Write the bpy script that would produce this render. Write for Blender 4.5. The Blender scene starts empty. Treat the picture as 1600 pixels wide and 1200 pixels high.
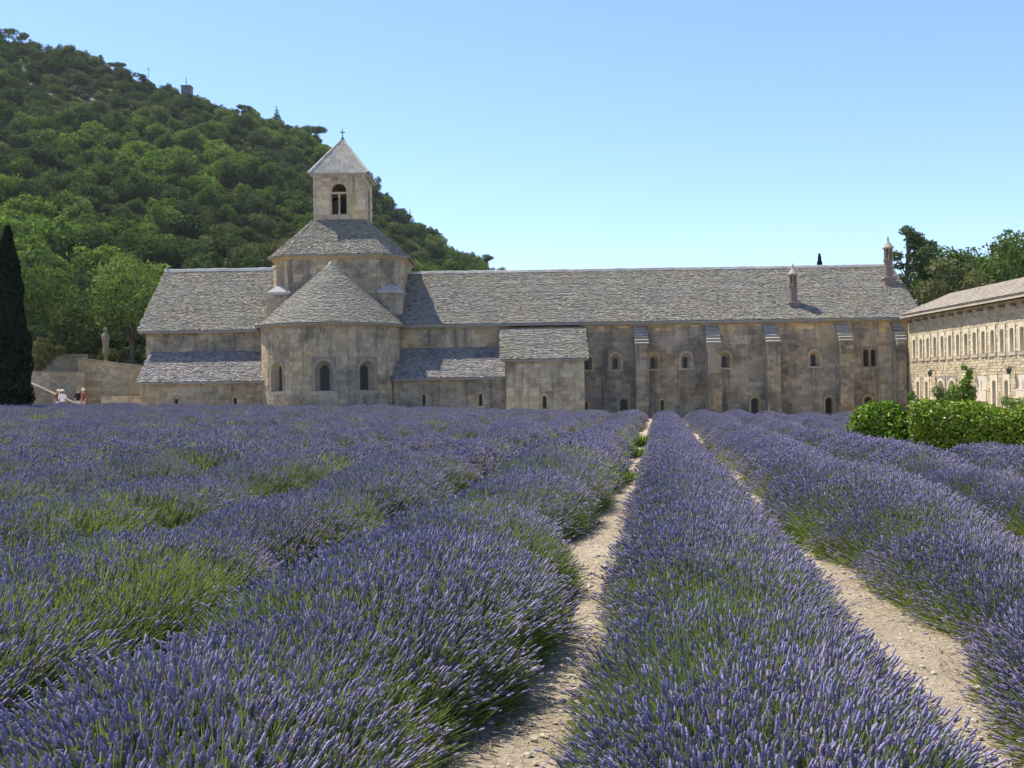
import bpy, math, random
import numpy as np
from mathutils import Vector

# ------------------------------------------------------------------ camera, world, sun
S = bpy.context.scene
COL = S.collection
EYE = 1.5
cam_d = bpy.data.cameras.new('camera'); cam = bpy.data.objects.new('camera', cam_d); COL.objects.link(cam)
cam_d.sensor_width = 36; cam_d.lens = 36.0; cam_d.clip_end = 6000; cam_d.clip_start = 0.05
from mathutils import Matrix
pitch, roll = math.atan(6 / 1600), math.radians(0.9)
cam.matrix_world = Matrix.Translation((0, 0, EYE)) @ Matrix.Rotation(math.radians(90) + pitch, 4, 'X') @ Matrix.Rotation(-roll, 4, 'Z')
S.camera = cam
SUN = Vector((-1.15, 0.75, 2.4)).normalized()
w = bpy.data.worlds.new('World'); S.world = w; w.use_nodes = True
nt = w.node_tree; bg = nt.nodes['Background']
sky = nt.nodes.new('ShaderNodeTexSky'); sky.sky_type = 'NISHITA'; sky.sun_disc = False
sky.sun_elevation = math.asin(SUN.z); sky.sun_rotation = math.atan2(SUN.x, SUN.y)
sky.air_density = 1.0; sky.dust_density = 0.0; sky.ozone_density = 3.0; sky.altitude = 300
tint = nt.nodes.new('ShaderNodeMix'); tint.data_type = 'RGBA'; tint.blend_type = 'MULTIPLY'; tint.inputs[0].default_value = 1.0; tint.inputs[7].default_value = (0.86, 0.90, 1.07, 1)
nt.links.new(sky.outputs[0], tint.inputs[6]); nt.links.new(tint.outputs[2], bg.inputs[0]); bg.inputs[1].default_value = 0.13
sun_d = bpy.data.lights.new('sun', 'SUN'); sun_d.energy = 4.6; sun_d.angle = math.radians(0.5); sun_d.color = (1, 0.95, 0.86)
sun = bpy.data.objects.new('sun', sun_d); COL.objects.link(sun)
sun.rotation_euler = SUN.to_track_quat('Z', 'Y').to_euler(); sun.location = (0, 0, 60)
S.view_settings.view_transform = 'Standard'; S.view_settings.look = 'None'
S.view_settings.gamma = 1; S.view_settings.use_curve_mapping = False
S.view_settings.exposure = 0.85
S.render.engine = 'CYCLES'; S.cycles.use_adaptive_sampling = True; S.cycles.adaptive_threshold = 0.03; S.cycles.max_bounces = 4; S.cycles.diffuse_bounces = 2; S.cycles.glossy_bounces = 1; S.cycles.transmission_bounces = 2; S.cycles.transparent_max_bounces = 4

rng = np.random.default_rng(7)
RND = random.Random(11)

# ------------------------------------------------------------------ materials
def new_mat(name):
    m = bpy.data.materials.new(name); m.use_nodes = True
    t = m.node_tree; b = t.nodes['Principled BSDF']
    b.inputs['Specular IOR Level'].default_value = 0.15
    return m, t, b
def N(t, kind, **kw):
    n = t.nodes.new(kind)
    for k, v in kw.items(): setattr(n, k, v)
    return n
def mixc(t, fac, a, b, blend='MIX'):
    n = N(t, 'ShaderNodeMix', data_type='RGBA', blend_type=blend)
    for sock, v in ((n.inputs[0], fac), (n.inputs[6], a), (n.inputs[7], b)):
        if hasattr(v, 'links'): t.links.new(v, sock)
        elif isinstance(v, (int, float)): sock.default_value = v
        else: sock.default_value = (*v, 1)
    return n.outputs[2]
def noise(t, scale, detail=4, rough=0.6, stretch=None):
    g = N(t, 'ShaderNodeNewGeometry'); n = N(t, 'ShaderNodeTexNoise')
    n.inputs['Scale'].default_value = scale; n.inputs['Detail'].default_value = detail; n.inputs['Roughness'].default_value = rough
    if stretch:
        mp = N(t, 'ShaderNodeMapping'); mp.inputs['Scale'].default_value = stretch
        t.links.new(g.outputs['Position'], mp.inputs[0]); t.links.new(mp.outputs[0], n.inputs['Vector'])
    else: t.links.new(g.outputs['Position'], n.inputs['Vector'])
    return n.outputs[0]
def ramp(t, v, a, b):
    n = N(t, 'ShaderNodeMapRange'); n.inputs[1].default_value = a; n.inputs[2].default_value = b
    t.links.new(v, n.inputs[0]); return n.outputs[0]
def bump(t, b, h, strength, dist):
    n = N(t, 'ShaderNodeBump'); n.inputs['Strength'].default_value = strength; n.inputs['Distance'].default_value = dist
    t.links.new(h, n.inputs['Height']); t.links.new(n.outputs[0], b.inputs['Normal'])

def stone_mat(name, tint=(1, 1, 1), stain=(0.10, 0.095, 0.085), stain_amt=0.6, warm=None, streak=True):
    m, t, b = new_mat(name); b.inputs['Roughness'].default_value = 0.92
    at = N(t, 'ShaderNodeAttribute', attribute_name='col')
    c = mixc(t, 1.0, at.outputs[0], tint, 'MULTIPLY')
    if warm: c = mixc(t, ramp(t, noise(t, 0.35, 3), 0.45, 0.7), c, mixc(t, 1.0, c, warm, 'MULTIPLY'))
    fine = noise(t, 9, 6, 0.7)
    c = mixc(t, 1.0, c, mixc(t, ramp(t, fine, 0.3, 0.7), (0.72, 0.72, 0.72), (1.2, 1.2, 1.2)), 'MULTIPLY')
    if stain_amt > 0:
        s1 = ramp(t, noise(t, 0.55, 7, 0.72), 0.48, 0.68)
        f = N(t, 'ShaderNodeMath', operation='MULTIPLY'); t.links.new(s1, f.inputs[0]); f.inputs[1].default_value = stain_amt
        c = mixc(t, f.outputs[0], c, stain)
        if streak:
            s2 = ramp(t, noise(t, 1.0, 6, 0.7, (1.9, 1.9, 0.16)), 0.52, 0.66)
            f2 = N(t, 'ShaderNodeMath', operation='MULTIPLY'); t.links.new(s2, f2.inputs[0]); f2.inputs[1].default_value = stain_amt * 0.8
            c = mixc(t, f2.outputs[0], c, stain)
    t.links.new(c, b.inputs['Base Color']); bump(t, b, fine, 0.5, 0.03)
    return m
def plain_mat(name, col, rough=0.85, var=0.25, scale=6, metallic=0, spec=None):
    m, t, b = new_mat(name); b.inputs['Roughness'].default_value = rough; b.inputs['Metallic'].default_value = metallic
    if spec is not None: b.inputs['Specular IOR Level'].default_value = spec
    n = noise(t, scale, 5)
    lo = tuple(x * (1 - var) for x in col); hi = tuple(min(1, x * (1 + var)) for x in col)
    t.links.new(mixc(t, ramp(t, n, 0.3, 0.7), lo, hi), b.inputs['Base Color'])
    return m
def leaf_mat(name, c1, c2, trans=0.35, gloss=0.0, attr=True):
    m = bpy.data.materials.new(name); m.use_nodes = True; t = m.node_tree; t.nodes.clear()
    out = N(t, 'ShaderNodeOutputMaterial'); oi = N(t, 'ShaderNodeObjectInfo')
    c = mixc(t, oi.outputs['Random'], c1, c2)
    if attr:
        at = N(t, 'ShaderNodeAttribute', attribute_name='col'); c = mixc(t, 1.0, c, at.outputs[0], 'MULTIPLY')
    d = N(t, 'ShaderNodeBsdfDiffuse'); tr = N(t, 'ShaderNodeBsdfTranslucent'); mx = N(t, 'ShaderNodeMixShader'); mx.inputs[0].default_value = trans
    t.links.new(c, d.inputs[0]); t.links.new(mixc(t, 1.0, c, (1.15, 1.25, 0.7), 'MULTIPLY'), tr.inputs[0])
    t.links.new(d.outputs[0], mx.inputs[1]); t.links.new(tr.outputs[0], mx.inputs[2]); last = mx.outputs[0]
    if gloss > 0:
        g = N(t, 'ShaderNodeBsdfGlossy'); g.inputs['Roughness'].default_value = 0.35; m2 = N(t, 'ShaderNodeMixShader'); m2.inputs[0].default_value = gloss
        t.links.new(last, m2.inputs[1]); t.links.new(g.outputs[0], m2.inputs[2]); last = m2.outputs[0]
    t.links.new(last, out.inputs[0]); return m

M_WALL = stone_mat('church_stone', tint=(1.36, 1.21, 0.98), stain=(0.08, 0.075, 0.067), stain_amt=0.8, warm=(1.2, 1.06, 0.82))
M_PALE = stone_mat('dressed_stone', tint=(0.98, 0.9, 0.78), stain_amt=0.25, warm=(1.1, 1.0, 0.8), streak=False)
M_ROOF = stone_mat('roof_stone', stain=(0.17, 0.165, 0.15), stain_amt=0.55, warm=(1.05, 1.0, 0.88), streak=False)
M_WING = stone_mat('wing_stone', stain_amt=0.0, streak=False)
M_WINGF = stone_mat('wing_dressed_stone', stain_amt=0.0, streak=False)
M_TILE = stone_mat('wing_roof_tile', stain=(0.2, 0.17, 0.14), stain_amt=0.4, streak=False)
M_GLASS, _t, _b = new_mat('dark_pane'); _b.inputs['Base Color'].default_value = (0.018, 0.018, 0.02, 1); _b.inputs['Roughness'].default_value = 0.35; _b.inputs['Specular IOR Level'].default_value = 0.3
M_SHUT = plain_mat('grey_pane', (0.11, 0.098, 0.085), 0.6)
M_IRON = plain_mat('iron', (0.06, 0.06, 0.065), 0.6)
M_BARK = plain_mat('bark', (0.11, 0.085, 0.06), 0.95, 0.4, 8)
M_PANEL = plain_mat('cream_panel', (0.58, 0.5, 0.37), 0.8, 0.08)
M_CHIM = stone_mat('chimney_stone', stain_amt=0.3, streak=False)

# ------------------------------------------------------------------ mesh helpers
class MB:
    def __init__(s): s.v = []; s.f = []; s.c = []; s.m = []
    def face(s, pts, col=(0.35, 0.33, 0.29), mat=0):
        i = len(s.v); s.v.extend(tuple(p) for p in pts); s.f.append(tuple(range(i, i + len(pts)))); s.c.append(col); s.m.append(mat)
    def hexa(s, p, col=(0.35, 0.33, 0.29), mat=0):   # p: bottom 4 ccw, top 4
        i = len(s.v); s.v.extend(tuple(q) for q in p)
        for q in ((3, 2, 1, 0), (4, 5, 6, 7), (0, 1, 5, 4), (1, 2, 6, 5), (2, 3, 7, 6), (3, 0, 4, 7)):
            s.f.append(tuple(i + k for k in q)); s.c.append(col); s.m.append(mat)
    def box(s, x0, x1, y0, y1, z0, z1, col=(0.35, 0.33, 0.29), mat=0):
        s.hexa([(x0, y0, z0), (x1, y0, z0), (x1, y1, z0), (x0, y1, z0), (x0, y0, z1), (x1, y0, z1), (x1, y1, z1), (x0, y1, z1)], col, mat)
    def lathe(s, c, prof, n=12, col=(0.35, 0.33, 0.29), mat=0, cap=True):
        i = len(s.v)
        for r, z in prof:
            for k in range(n):
                a = 2 * math.pi * k / n; s.v.append((c[0] + r * math.cos(a), c[1] + r * math.sin(a), c[2] + z))
        for j in range(len(prof) - 1):
            for k in range(n):
                k2 = (k + 1) % n
                s.f.append((i + j * n + k, i + j * n + k2, i + (j + 1) * n + k2, i + (j + 1) * n + k)); s.c.append(col); s.m.append(mat)
        if cap:
            s.f.append(tuple(i + k for k in range(n))[::-1]); s.c.append(col); s.m.append(mat)
            s.f.append(tuple(i + (len(prof) - 1) * n + k for k in range(n))); s.c.append(col); s.m.append(mat)
    def tube(s, pts, rad, n=6, col=(0.35, 0.33, 0.29), mat=0):
        i = len(s.v); P = [Vector(p) for p in pts]
        for j, p in enumerate(P):
            d = (P[min(j + 1, len(P) - 1)] - P[max(j - 1, 0)]).normalized()
            a = d.orthogonal().normalized(); b = d.cross(a)
            for k in range(n):
                an = 2 * math.pi * k / n; s.v.append(tuple(p + (a * math.cos(an) + b * math.sin(an)) * rad[j]))
        for j in range(len(P) - 1):
            for k in range(n):
                k2 = (k + 1) % n
                s.f.append((i + j * n + k, i + j * n + k2, i + (j + 1) * n + k2, i + (j + 1) * n + k)); s.c.append(col); s.m.append(mat)
        s.f.append(tuple(i + (len(P) - 1) * n + k for k in range(n))); s.c.append(col); s.m.append(mat)
    def mesh(s, name, mats):
        me = bpy.data.meshes.new(name); me.from_pydata(s.v, [], s.f)
        for m in (mats if isinstance(mats, (list, tuple)) else [mats]): me.materials.append(m)
        me.polygons.foreach_set('material_index', s.m)
        a = me.attributes.new('col', 'FLOAT_COLOR', 'FACE')
        cc = np.ones((len(s.f), 4), np.float32); cc[:, :3] = np.array(s.c, np.float32); a.data.foreach_set('color', cc.ravel())
        me.update(); return me
    def build(s, name, mats, parent=None):
        return obj(name, s.mesh(name, mats), parent)
def obj(name, me, parent=None):
    o = bpy.data.objects.new(name, me); COL.objects.link(o)
    if parent is not None:
        o.parent = parent; o.matrix_parent_inverse = Matrix.Translation(-Vector(parent.location)) if parent.type == 'EMPTY' else Matrix()
    return o
def np_mesh(name, V, Q, cols, mats, midx=None, smooth=False):
    me = bpy.data.meshes.new(name); k = Q.shape[1]
    me.vertices.add(len(V)); me.vertices.foreach_set('co', np.asarray(V, np.float32).ravel())
    me.loops.add(Q.size); me.loops.foreach_set('vertex_index', Q.astype(np.int32).ravel())
    me.polygons.add(len(Q)); me.polygons.foreach_set('loop_start', np.arange(0, Q.size, k, dtype=np.int32))
    for m in mats: me.materials.append(m)
    if midx is not None: me.polygons.foreach_set('material_index', np.asarray(midx, np.int32))
    if smooth: me.polygons.foreach_set('use_smooth', np.ones(len(Q), bool))
    if cols is not None:
        a = me.attributes.new('col', 'FLOAT_COLOR', 'FACE'); cc = np.ones((len(Q), 4), np.float32); cc[:, :3] = cols
        a.data.foreach_set('color', cc.ravel())
    me.update(calc_edges=True); me.validate(); return me
def tag(o, label=None, cat=None, group=None, kind=None):
    if label: o['label'] = label
    if cat: o['category'] = cat
    if group: o['group'] = group
    if kind: o['kind'] = kind
    return o
def empty(name, loc, label, cat, group=None):
    o = bpy.data.objects.new(name, None); COL.objects.link(o); o.location = loc; o.empty_display_size = 0.3
    o.matrix_world = Matrix.Translation(loc)
    return tag(o, label, cat, group)
def scol(base, var=0.18, warm=0.05, s=0, z=0):
    if callable(base): base = base(s, z)
    k = 1 + RND.uniform(-var, var); h = RND.uniform(-warm, warm)
    return (base[0] * k * (1 + h), base[1] * k, base[2] * k * (1 - h))

def ground_z(x, y):
    k = np.clip((x + 14) / 22, 0, 1); k = k * k * (3 - 2 * k)
    return -0.020 * np.clip(x, -25, 25) - (0.001 + 0.005 * k) * np.clip(y, 0, 60)

# ------------------------------------------------------------------ stonework
def stone_wall(mb, mp, s0, s1, z0, z1, holes=(), ch=0.27, sw=(0.3, 0.65), depth=0.28, gap=0.014, base=(0.33, 0.30, 0.25), mortar=(0.30, 0.275, 0.23), rough=0.012, var=0.2):
    zs = sorted(set([z0, z1] + [z for h in holes for z in (h[2], h[3]) if z0 < z < z1]))
    for za, zb in zip(zs, zs[1:]):
        n = max(1, round((zb - za) / ch)); cuts = [za + (zb - za) * (i + (RND.uniform(-.14, .14) if 0 < i < n else 0)) / n for i in range(n + 1)]
        for c0, c1 in zip(cuts, cuts[1:]):
            bl = sorted((h[0], h[1]) for h in holes if h[2] < c1 - 1e-4 and h[3] > c0 + 1e-4)
            iv = []; p = s0
            for a, b in bl:
                if a > p + 1e-3: iv.append((p, a))
                p = max(p, b)
            if p < s1 - 1e-3: iv.append((p, s1))
            for a, b in iv:
                m = max(1, int((b - a) / 0.6))
                for k in range(m):
                    q0 = a + (b - a) * k / m; q1 = a + (b - a) * (k + 1) / m
                    mb.face([mp(q0, 0.02, c0), mp(q1, 0.02, c0), mp(q1, 0.02, c1), mp(q0, 0.02, c1)], mortar)
                x = a
                while x < b - 1e-3:
                    wd = RND.uniform(*sw)
                    if b - x - wd < sw[0] * 0.6: wd = b - x
                    d = RND.uniform(-rough, rough); g = gap / 2; d1 = depth
                    q0, q1 = x + g, x + wd - g
                    j = lambda: RND.uniform(-0.004, 0.004)
                    mb.hexa([mp(q0, d + j(), c0 + g), mp(q1, d + j(), c0 + g), mp(q1, d1, c0 + g), mp(q0, d1, c0 + g),
                             mp(q0, d + j(), c1 - g), mp(q1, d + j(), c1 - g), mp(q1, d1, c1 - g), mp(q0, d1, c1 - g)], scol(base, var, 0.05, x, c0))
                    x += wd
def wall_x(y):          # a wall facing -Y (the camera) in the plane Y = y
    return lambda s, d, z: (s, y + d, z)
def wall_y(x):          # a wall facing -X in the plane X = x, s runs along Y
    return lambda s, d, z: (x + d, s, z)
def wall_yr(x):         # a wall facing +X
    return lambda s, d, z: (x - d, s, z)
def cyl(cx, cy, r):     # a round wall, s = arc length, 0 towards the camera
    return lambda s, d, z: (cx + (r - d) * math.sin(s / r), cy - (r - d) * math.cos(s / r), z)

def arch_pts(sc, zb, hw, zt, n=7, flat=False):
    sp = zt - hw if not flat else zt - hw * 0.45
    pts = [(sc - hw, zb), (sc - hw, (zb + sp) / 2)]
    for k in range(n + 1):
        a = math.pi - math.pi * k / n; pts.append((sc + hw * math.cos(a), sp + (zt - sp) * math.sin(a)))
    return pts + [(sc + hw, (zb + sp) / 2), (sc + hw, zb)]
def arch_window(parent, mp, sc, zb, zt, hw_in, hw_out, hole, depth=0.3, base=(0.47, 0.40, 0.29), mat=None, zt_in=None, name='window', sill=True, flat=False, pane_mat=None, proud=0.006):
    outer = arch_pts(sc, zb, hw_out, zt, flat=flat); inner = arch_pts(sc, zb + 0.03, hw_in, zt_in or zt - (hw_out - hw_in) * 0.8, flat=flat)
    mb = MB(); n = len(outer); h0, h1, g0, g1 = hole; c = (sc, zb)
    def rim(p):
        dx, dz = p[0] - c[0], p[1] - c[1]
        if dz < 1e-6: return (h0 if dx < 0 else h1, zb)
        k = min((h1 - c[0]) / dx if dx > 1e-6 else 1e9, (h0 - c[0]) / dx if dx < -1e-6 else 1e9, (g1 - zb) / dz)
        return (c[0] + dx * k, c[1] + dz * k)
    R = [rim(p) for p in outer]
    rw = min(.13, min(sc - h0, h1 - sc) - hw_out - .004, g1 - zt - .004) if not flat else 0
    mid = arch_pts(sc, zb, hw_out + rw, zt + rw) if rw > .03 else None
    for i in range(n - 1):
        cc = scol(base, 0.14)
        o_ = outer
        if mid:
            mb.face([mp(*x) for x in ((mid[i][0], -proud, mid[i][1]), (outer[i][0], -proud, outer[i][1]), (outer[i + 1][0], -proud, outer[i + 1][1]), (mid[i + 1][0], -proud, mid[i + 1][1]))], cc)
            cc = scol((.27, .25, .21), .2); o_ = mid
        mb.face([mp(*x) for x in ((R[i][0], -proud, R[i][1]), (o_[i][0], -proud, o_[i][1]), (o_[i + 1][0], -proud, o_[i + 1][1]), (R[i + 1][0], -proud, R[i + 1][1]))], cc)
        a, b = R[i], R[i + 1]
        if abs(a[0] - b[0]) > 1e-4 and abs(a[1] - b[1]) > 1e-4:
            k = (h0 if a[0] < sc else h1, g1); mb.face([mp(a[0], -proud, a[1]), mp(b[0], -proud, b[1]), mp(k[0], -proud, k[1])], cc)
        mb.face([mp(outer[i][0], -proud, outer[i][1]), mp(inner[i][0], depth, inner[i][1]), mp(inner[i + 1][0], depth, inner[i + 1][1]), mp(outer[i + 1][0], -proud, outer[i + 1][1])], scol(base, 0.1))
    mb.face([mp(outer[0][0], -proud, zb), mp(outer[-1][0], -proud, zb), mp(inner[-1][0], depth, zb + 0.03), mp(inner[0][0], depth, zb + 0.03)], base)
    o = mb.build(name, mat or M_PALE, parent)
    p = MB(); p.face([mp(x, depth - 0.004, z) for x, z in inner]); pane = obj('pane', p.mesh('pane', pane_mat or M_GLASS), o)
    if sill:
        q = MB(); z1 = zb + 0.004; q.hexa([mp(h0 - .03, -0.05, g0), mp(h1 + .03, -0.05, g0), mp(h1 + .03, 0.2, g0), mp(h0 - .03, 0.2, g0), mp(h0 - .03, -0.05, z1 - .02), mp(h1 + .03, -0.05, z1 - .02), mp(h1 + .03, 0.2, z1), mp(h0 - .03, 0.2, z1)], scol((0.42, 0.39, 0.33)))
        obj('sill', q.mesh('sill', M_PALE), o)
    return o
def tiles(mb, mp, L, xr, expo=0.13, tw=(0.1, 0.25), base=(0.25, 0.23, 0.185), var=0.3, th=(0.035, 0.07)):
    y = 0.0
    while y < L - 0.03:
        e = expo * RND.uniform(0.8, 1.2); x0, x1 = xr(y); x = x0 - RND.uniform(0, 0.1)
        tl = min(e * 1.7, L - y + 0.02)
        while x < x1:
            wd = RND.uniform(*tw); q0, q1 = x + 0.008, min(x + wd - 0.008, x1 + 0.06)
            h = RND.uniform(*th) + 0.02; dy = RND.uniform(-0.035, 0.02); dz = RND.uniform(-.012, .012)
            if q1 - q0 > 0.04:
                c = scol(base, var, 0.05)
                if RND.random() < 0.07: c = tuple(k * 0.6 for k in c)
                mb.hexa([mp(q0, y + dy, h - .05), mp(q1, y + dy, h - .05 + dz), mp(q1, y + tl, -.02), mp(q0, y + tl, -.02),
                         mp(q0 + .01, y + dy + RND.uniform(0, .03), h), mp(q1 - .01, y + dy + RND.uniform(0, .03), h + dz), mp(q1, y + tl, .02), mp(q0, y + tl, .02)], c)
            x += wd
        y += e
def slope_map(P, e, s):
    P, e, s = Vector(P), Vector(e).normalized(), Vector(s).normalized(); n = e.cross(s).normalized()
    def f(x, y, h): return tuple(P + e * x + s * y + n * h)
    return f
def stuff_part(o): o['kind'] = 'stuff'; return o
def ridge_stones(parent, pts, r=0.2, seg=0.55, mat=None, base=(0.5, 0.48, 0.43)):
    protos = []
    for k in range(3):
        mb = MB(); L = seg - 0.015; hw = r * RND.uniform(0.9, 1.1); hh = 0.11 * RND.uniform(0.85, 1.2)
        c = scol(base, 0.12)
        a = [(-L / 2, -hw, -.10), (-L / 2, -hw * .55, hh * .75), (-L / 2, 0, hh), (-L / 2, hw * .55, hh * .75), (-L / 2, hw, -.10)]
        b = [(L / 2, y, z + RND.uniform(-.01, .01)) for _, y, z in a]
        for i in range(4): mb.face([a[i], b[i], b[i + 1], a[i + 1]], c)
        mb.face(a, c); mb.face(b[::-1], c); protos.append(mb.mesh('ridge_stone', mat or M_ROOF))
    A, B = Vector(pts[0]), Vector(pts[1]); D = B - A; n = max(1, round(D.length / seg)); q = D.to_track_quat('X', 'Z').to_matrix().to_4x4()
    for i in range(n):
        p = A + D * ((i + .5) / n); o = obj('ridge_stone', RND.choice(protos), parent)
        m = Matrix.Translation(p + Vector((0, 0, RND.uniform(-.012, .012)))) @ q
        o.matrix_parent_inverse = Matrix(); o.matrix_basis = Matrix.Translation(-Vector(parent.location)) @ m if parent.type == 'EMPTY' else m

BASE = -1.3        # walls go down behind the lavender
FY = 65.0          # plane of the main north wall
# ================================================================== CHURCH
church = empty('abbey_church', (-11.3, 65, -0.2), 'grey stone church with round apse, eight-sided crossing drum and square bell tower', 'church')
# ---- transept left arm
mb = MB(); stone_wall(mb, wall_x(FY), -23.2, -15.0, 3.6, 5.36); mb.box(-23.19, -15.0, FY + .28, FY + 10, BASE, 5.3)
mb.face([(-23.19, FY + .3, 5.3), (-23.19, FY + 10, 5.3), (-23.19, FY + 5, 9.6)])
stone_wall(mb, wall_y(-23.2), FY, FY + 10, BASE, 5.3)
mb.build('transept_wall', M_WALL, church)
def gable_roof(parent, x0, x1, ze, zr, yo=0.34, tiled=None, depth=5.0, name='roof'):
    e0 = FY - yo; yr = FY + depth; y2 = FY + 2 * depth + yo
    mb = MB(); t = 0.14
    for a, za, b, zb in ((e0, ze, yr, zr), (y2, ze, yr, zr)):
        mb.hexa([(x0, a, za - t), (x1, a, za - t), (x1, b, zb - t), (x0, b, zb - t), (x0, a, za), (x1, a, za), (x1, b, zb), (x0, b, zb)], (0.3, 0.29, 0.26))
    r = mb.build(name, M_ROOF, parent)
    tb = MB(); L = math.hypot(yr - e0, zr - ze); X0, X1 = tiled
    f = slope_map((X0, e0 - .03, ze - .01), (1, 0, 0), (0, yr - e0, zr - ze))
    tiles(tb, f, L, lambda y: (0, X1 - X0)); stuff_part(obj('roof_tiles', tb.mesh('roof_tiles', M_ROOF), r))
    # verge stones along the open ends are the tile ends themselves
    return r
gable_roof(church, -23.55, -11.4, 5.42, 9.78, tiled=(-23.6, -14.6), name='transept_roof')
ridge_stones(church, ((-23.6, FY + 5, 9.86), (-15.6, FY + 5, 9.86)))
mb = MB(); mb.lathe((-23.45, FY + 5, 9.9), [(.1, 0), (.13, .12), (.05, .2), (.09, .3), (.02, .45)], 6); mb.build('finial', M_PALE, church)
# ---- lean-to chapels
def leanto(x0, x1, wins, lab):
    ytop, zt, ybot, zb = FY, 4.12, FY - 2.55, 2.16
    mb = MB(); yw = FY - 2.3
    holes = [(s - .2, s + .2, 0.3, 1.32) for s in wins]
    stone_wall(mb, wall_x(yw), x0 + .05, x1, BASE, 2.1, holes, base=(.27, .25, .21))
    stone_wall(mb, wall_y(x0 + .05), yw, FY, BASE, 2.2)
    mb.face([(x0 + .06, yw, 2.1), (x0 + .06, FY, 2.1), (x0 + .06, FY, 3.9)])
    wl = mb.build('chapel_wall', M_WALL, church)
    for s in wins:
        arch_window(church, wall_x(yw), s, 0.42, 1.2, .085, .13, (s - .2, s + .2, 0.3, 1.32), 0.22, zt_in=1.12)
    r = MB(); t = .12
    r.hexa([(x0, ybot, zb - t), (x1, ybot, zb - t), (x1, ytop, zt - t), (x0, ytop, zt - t), (x0, ybot, zb), (x1, ybot, zb), (x1, ytop, zt), (x0, ytop, zt)], (.3, .29, .26))
    ro = r.build('chapel_roof', M_ROOF, church)
    tb = MB(); f = slope_map((x0 - .04, ybot - .03, zb), (1, 0, 0), (0, ytop - ybot, zt - zb)); tiles(tb, f, math.hypot(ytop - ybot, zt - zb) - .05, lambda y: (0, x1 - x0 + .04), base=(0.275, 0.25, 0.225))
    stuff_part(obj('roof_tiles', tb.mesh('roof_tiles', M_ROOF), ro))
leanto(-22.85, -15.1, [-16.98, -20.6], 'left')
leanto(-7.3, -0.42, [-5.42, -1.94], 'right')
# ---- right arm wall above the lean-to
mb = MB(); stone_wall(mb, wall_x(FY), -7.6, -0.42, 3.6, 5.5); mb.box(-7.6, -0.42, FY + .28, FY + 10, BASE, 5.4); mb.build('transept_wall', M_WALL, church)
# ---- apse
AX, AY, AR = -11.3, 64.4, 4.3
mp = cyl(AX, AY, AR); mb = MB()
wins = [0.27, AR * math.radians(39), -AR * math.radians(40)]
AH = [(s - .72, s + .72, 1.28, 3.5) for s in wins]
stone_wall(mb, mp, -AR * math.pi / 2 - .9, AR * math.pi / 2 + .9, BASE, 5.42, AH, ch=.29)
mb.build('apse_wall', M_WALL, church)
for s, h in zip(wins, AH): arch_window(church, mp, s, 1.5, 3.28, .3, .55, h, .42, base=(0.36, 0.32, 0.26), zt_in=3.02)
mb = MB(); mb.lathe((AX, AY, 5.30), [(4.31, 0), (4.40, .1), (4.44, .18), (4.44, .2)], 48, (0.42, 0.36, 0.25), cap=False); mb.build('cornice', M_PALE, church)
ZA, RA, ZE = 9.5, 4.62, 5.5
mb = MB(); mb.lathe((AX, AY, 0), [(RA, ZE - .1), (RA, ZE), (.05, ZA)], 48, (.3, .29, .26), cap=False); ar = mb.build('apse_roof', M_ROOF, church)
LA = math.hypot(RA, ZA - ZE); tb = MB()
def cone_map(x, y, h):
    yy = min(y, LA - .01); r = max(RA * (1 - yy / LA), .01); a = x
    nr, nz = (ZA - ZE) / LA, RA / LA
    R = r + h * nr; return (AX + R * math.sin(a), AY - R * math.cos(a), ZE + (ZA - ZE) * yy / LA + h * nz)
y = 0.0
while y < LA - .15:
    e = .13 * RND.uniform(.85, 1.15); r = RA * (1 - y / LA); a = -1.9
    while a < 1.9:
        wd = RND.uniform(.1, .25); da = wd / max(r, .15); g = .008 / max(r, .15); h = RND.uniform(.055, .085); dy = RND.uniform(-.03, .02)
        c = scol((0.24, 0.222, 0.18), .28)
        tb.hexa([cone_map(a + g, y + dy, h - .05), cone_map(a + da - g, y + dy, h - .05), cone_map(a + da, y + e * 1.7, -.02), cone_map(a, y + e * 1.7, -.02),
                 cone_map(a + g, y + dy, h), cone_map(a + da - g, y + dy, h), cone_map(a + da, y + e * 1.7, .02), cone_map(a, y + e * 1.7, .02)], c)
        a += da
    y += e
stuff_part(obj('roof_tiles', tb.mesh('roof_tiles', M_ROOF), ar))
mb = MB(); mb.lathe((AX, AY, ZA - .12), [(.2, 0), (.16, .12), (.05, .24), (.02, .3)], 8, (.45, .43, .38)); mb.build('finial', M_PALE, church)
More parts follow.
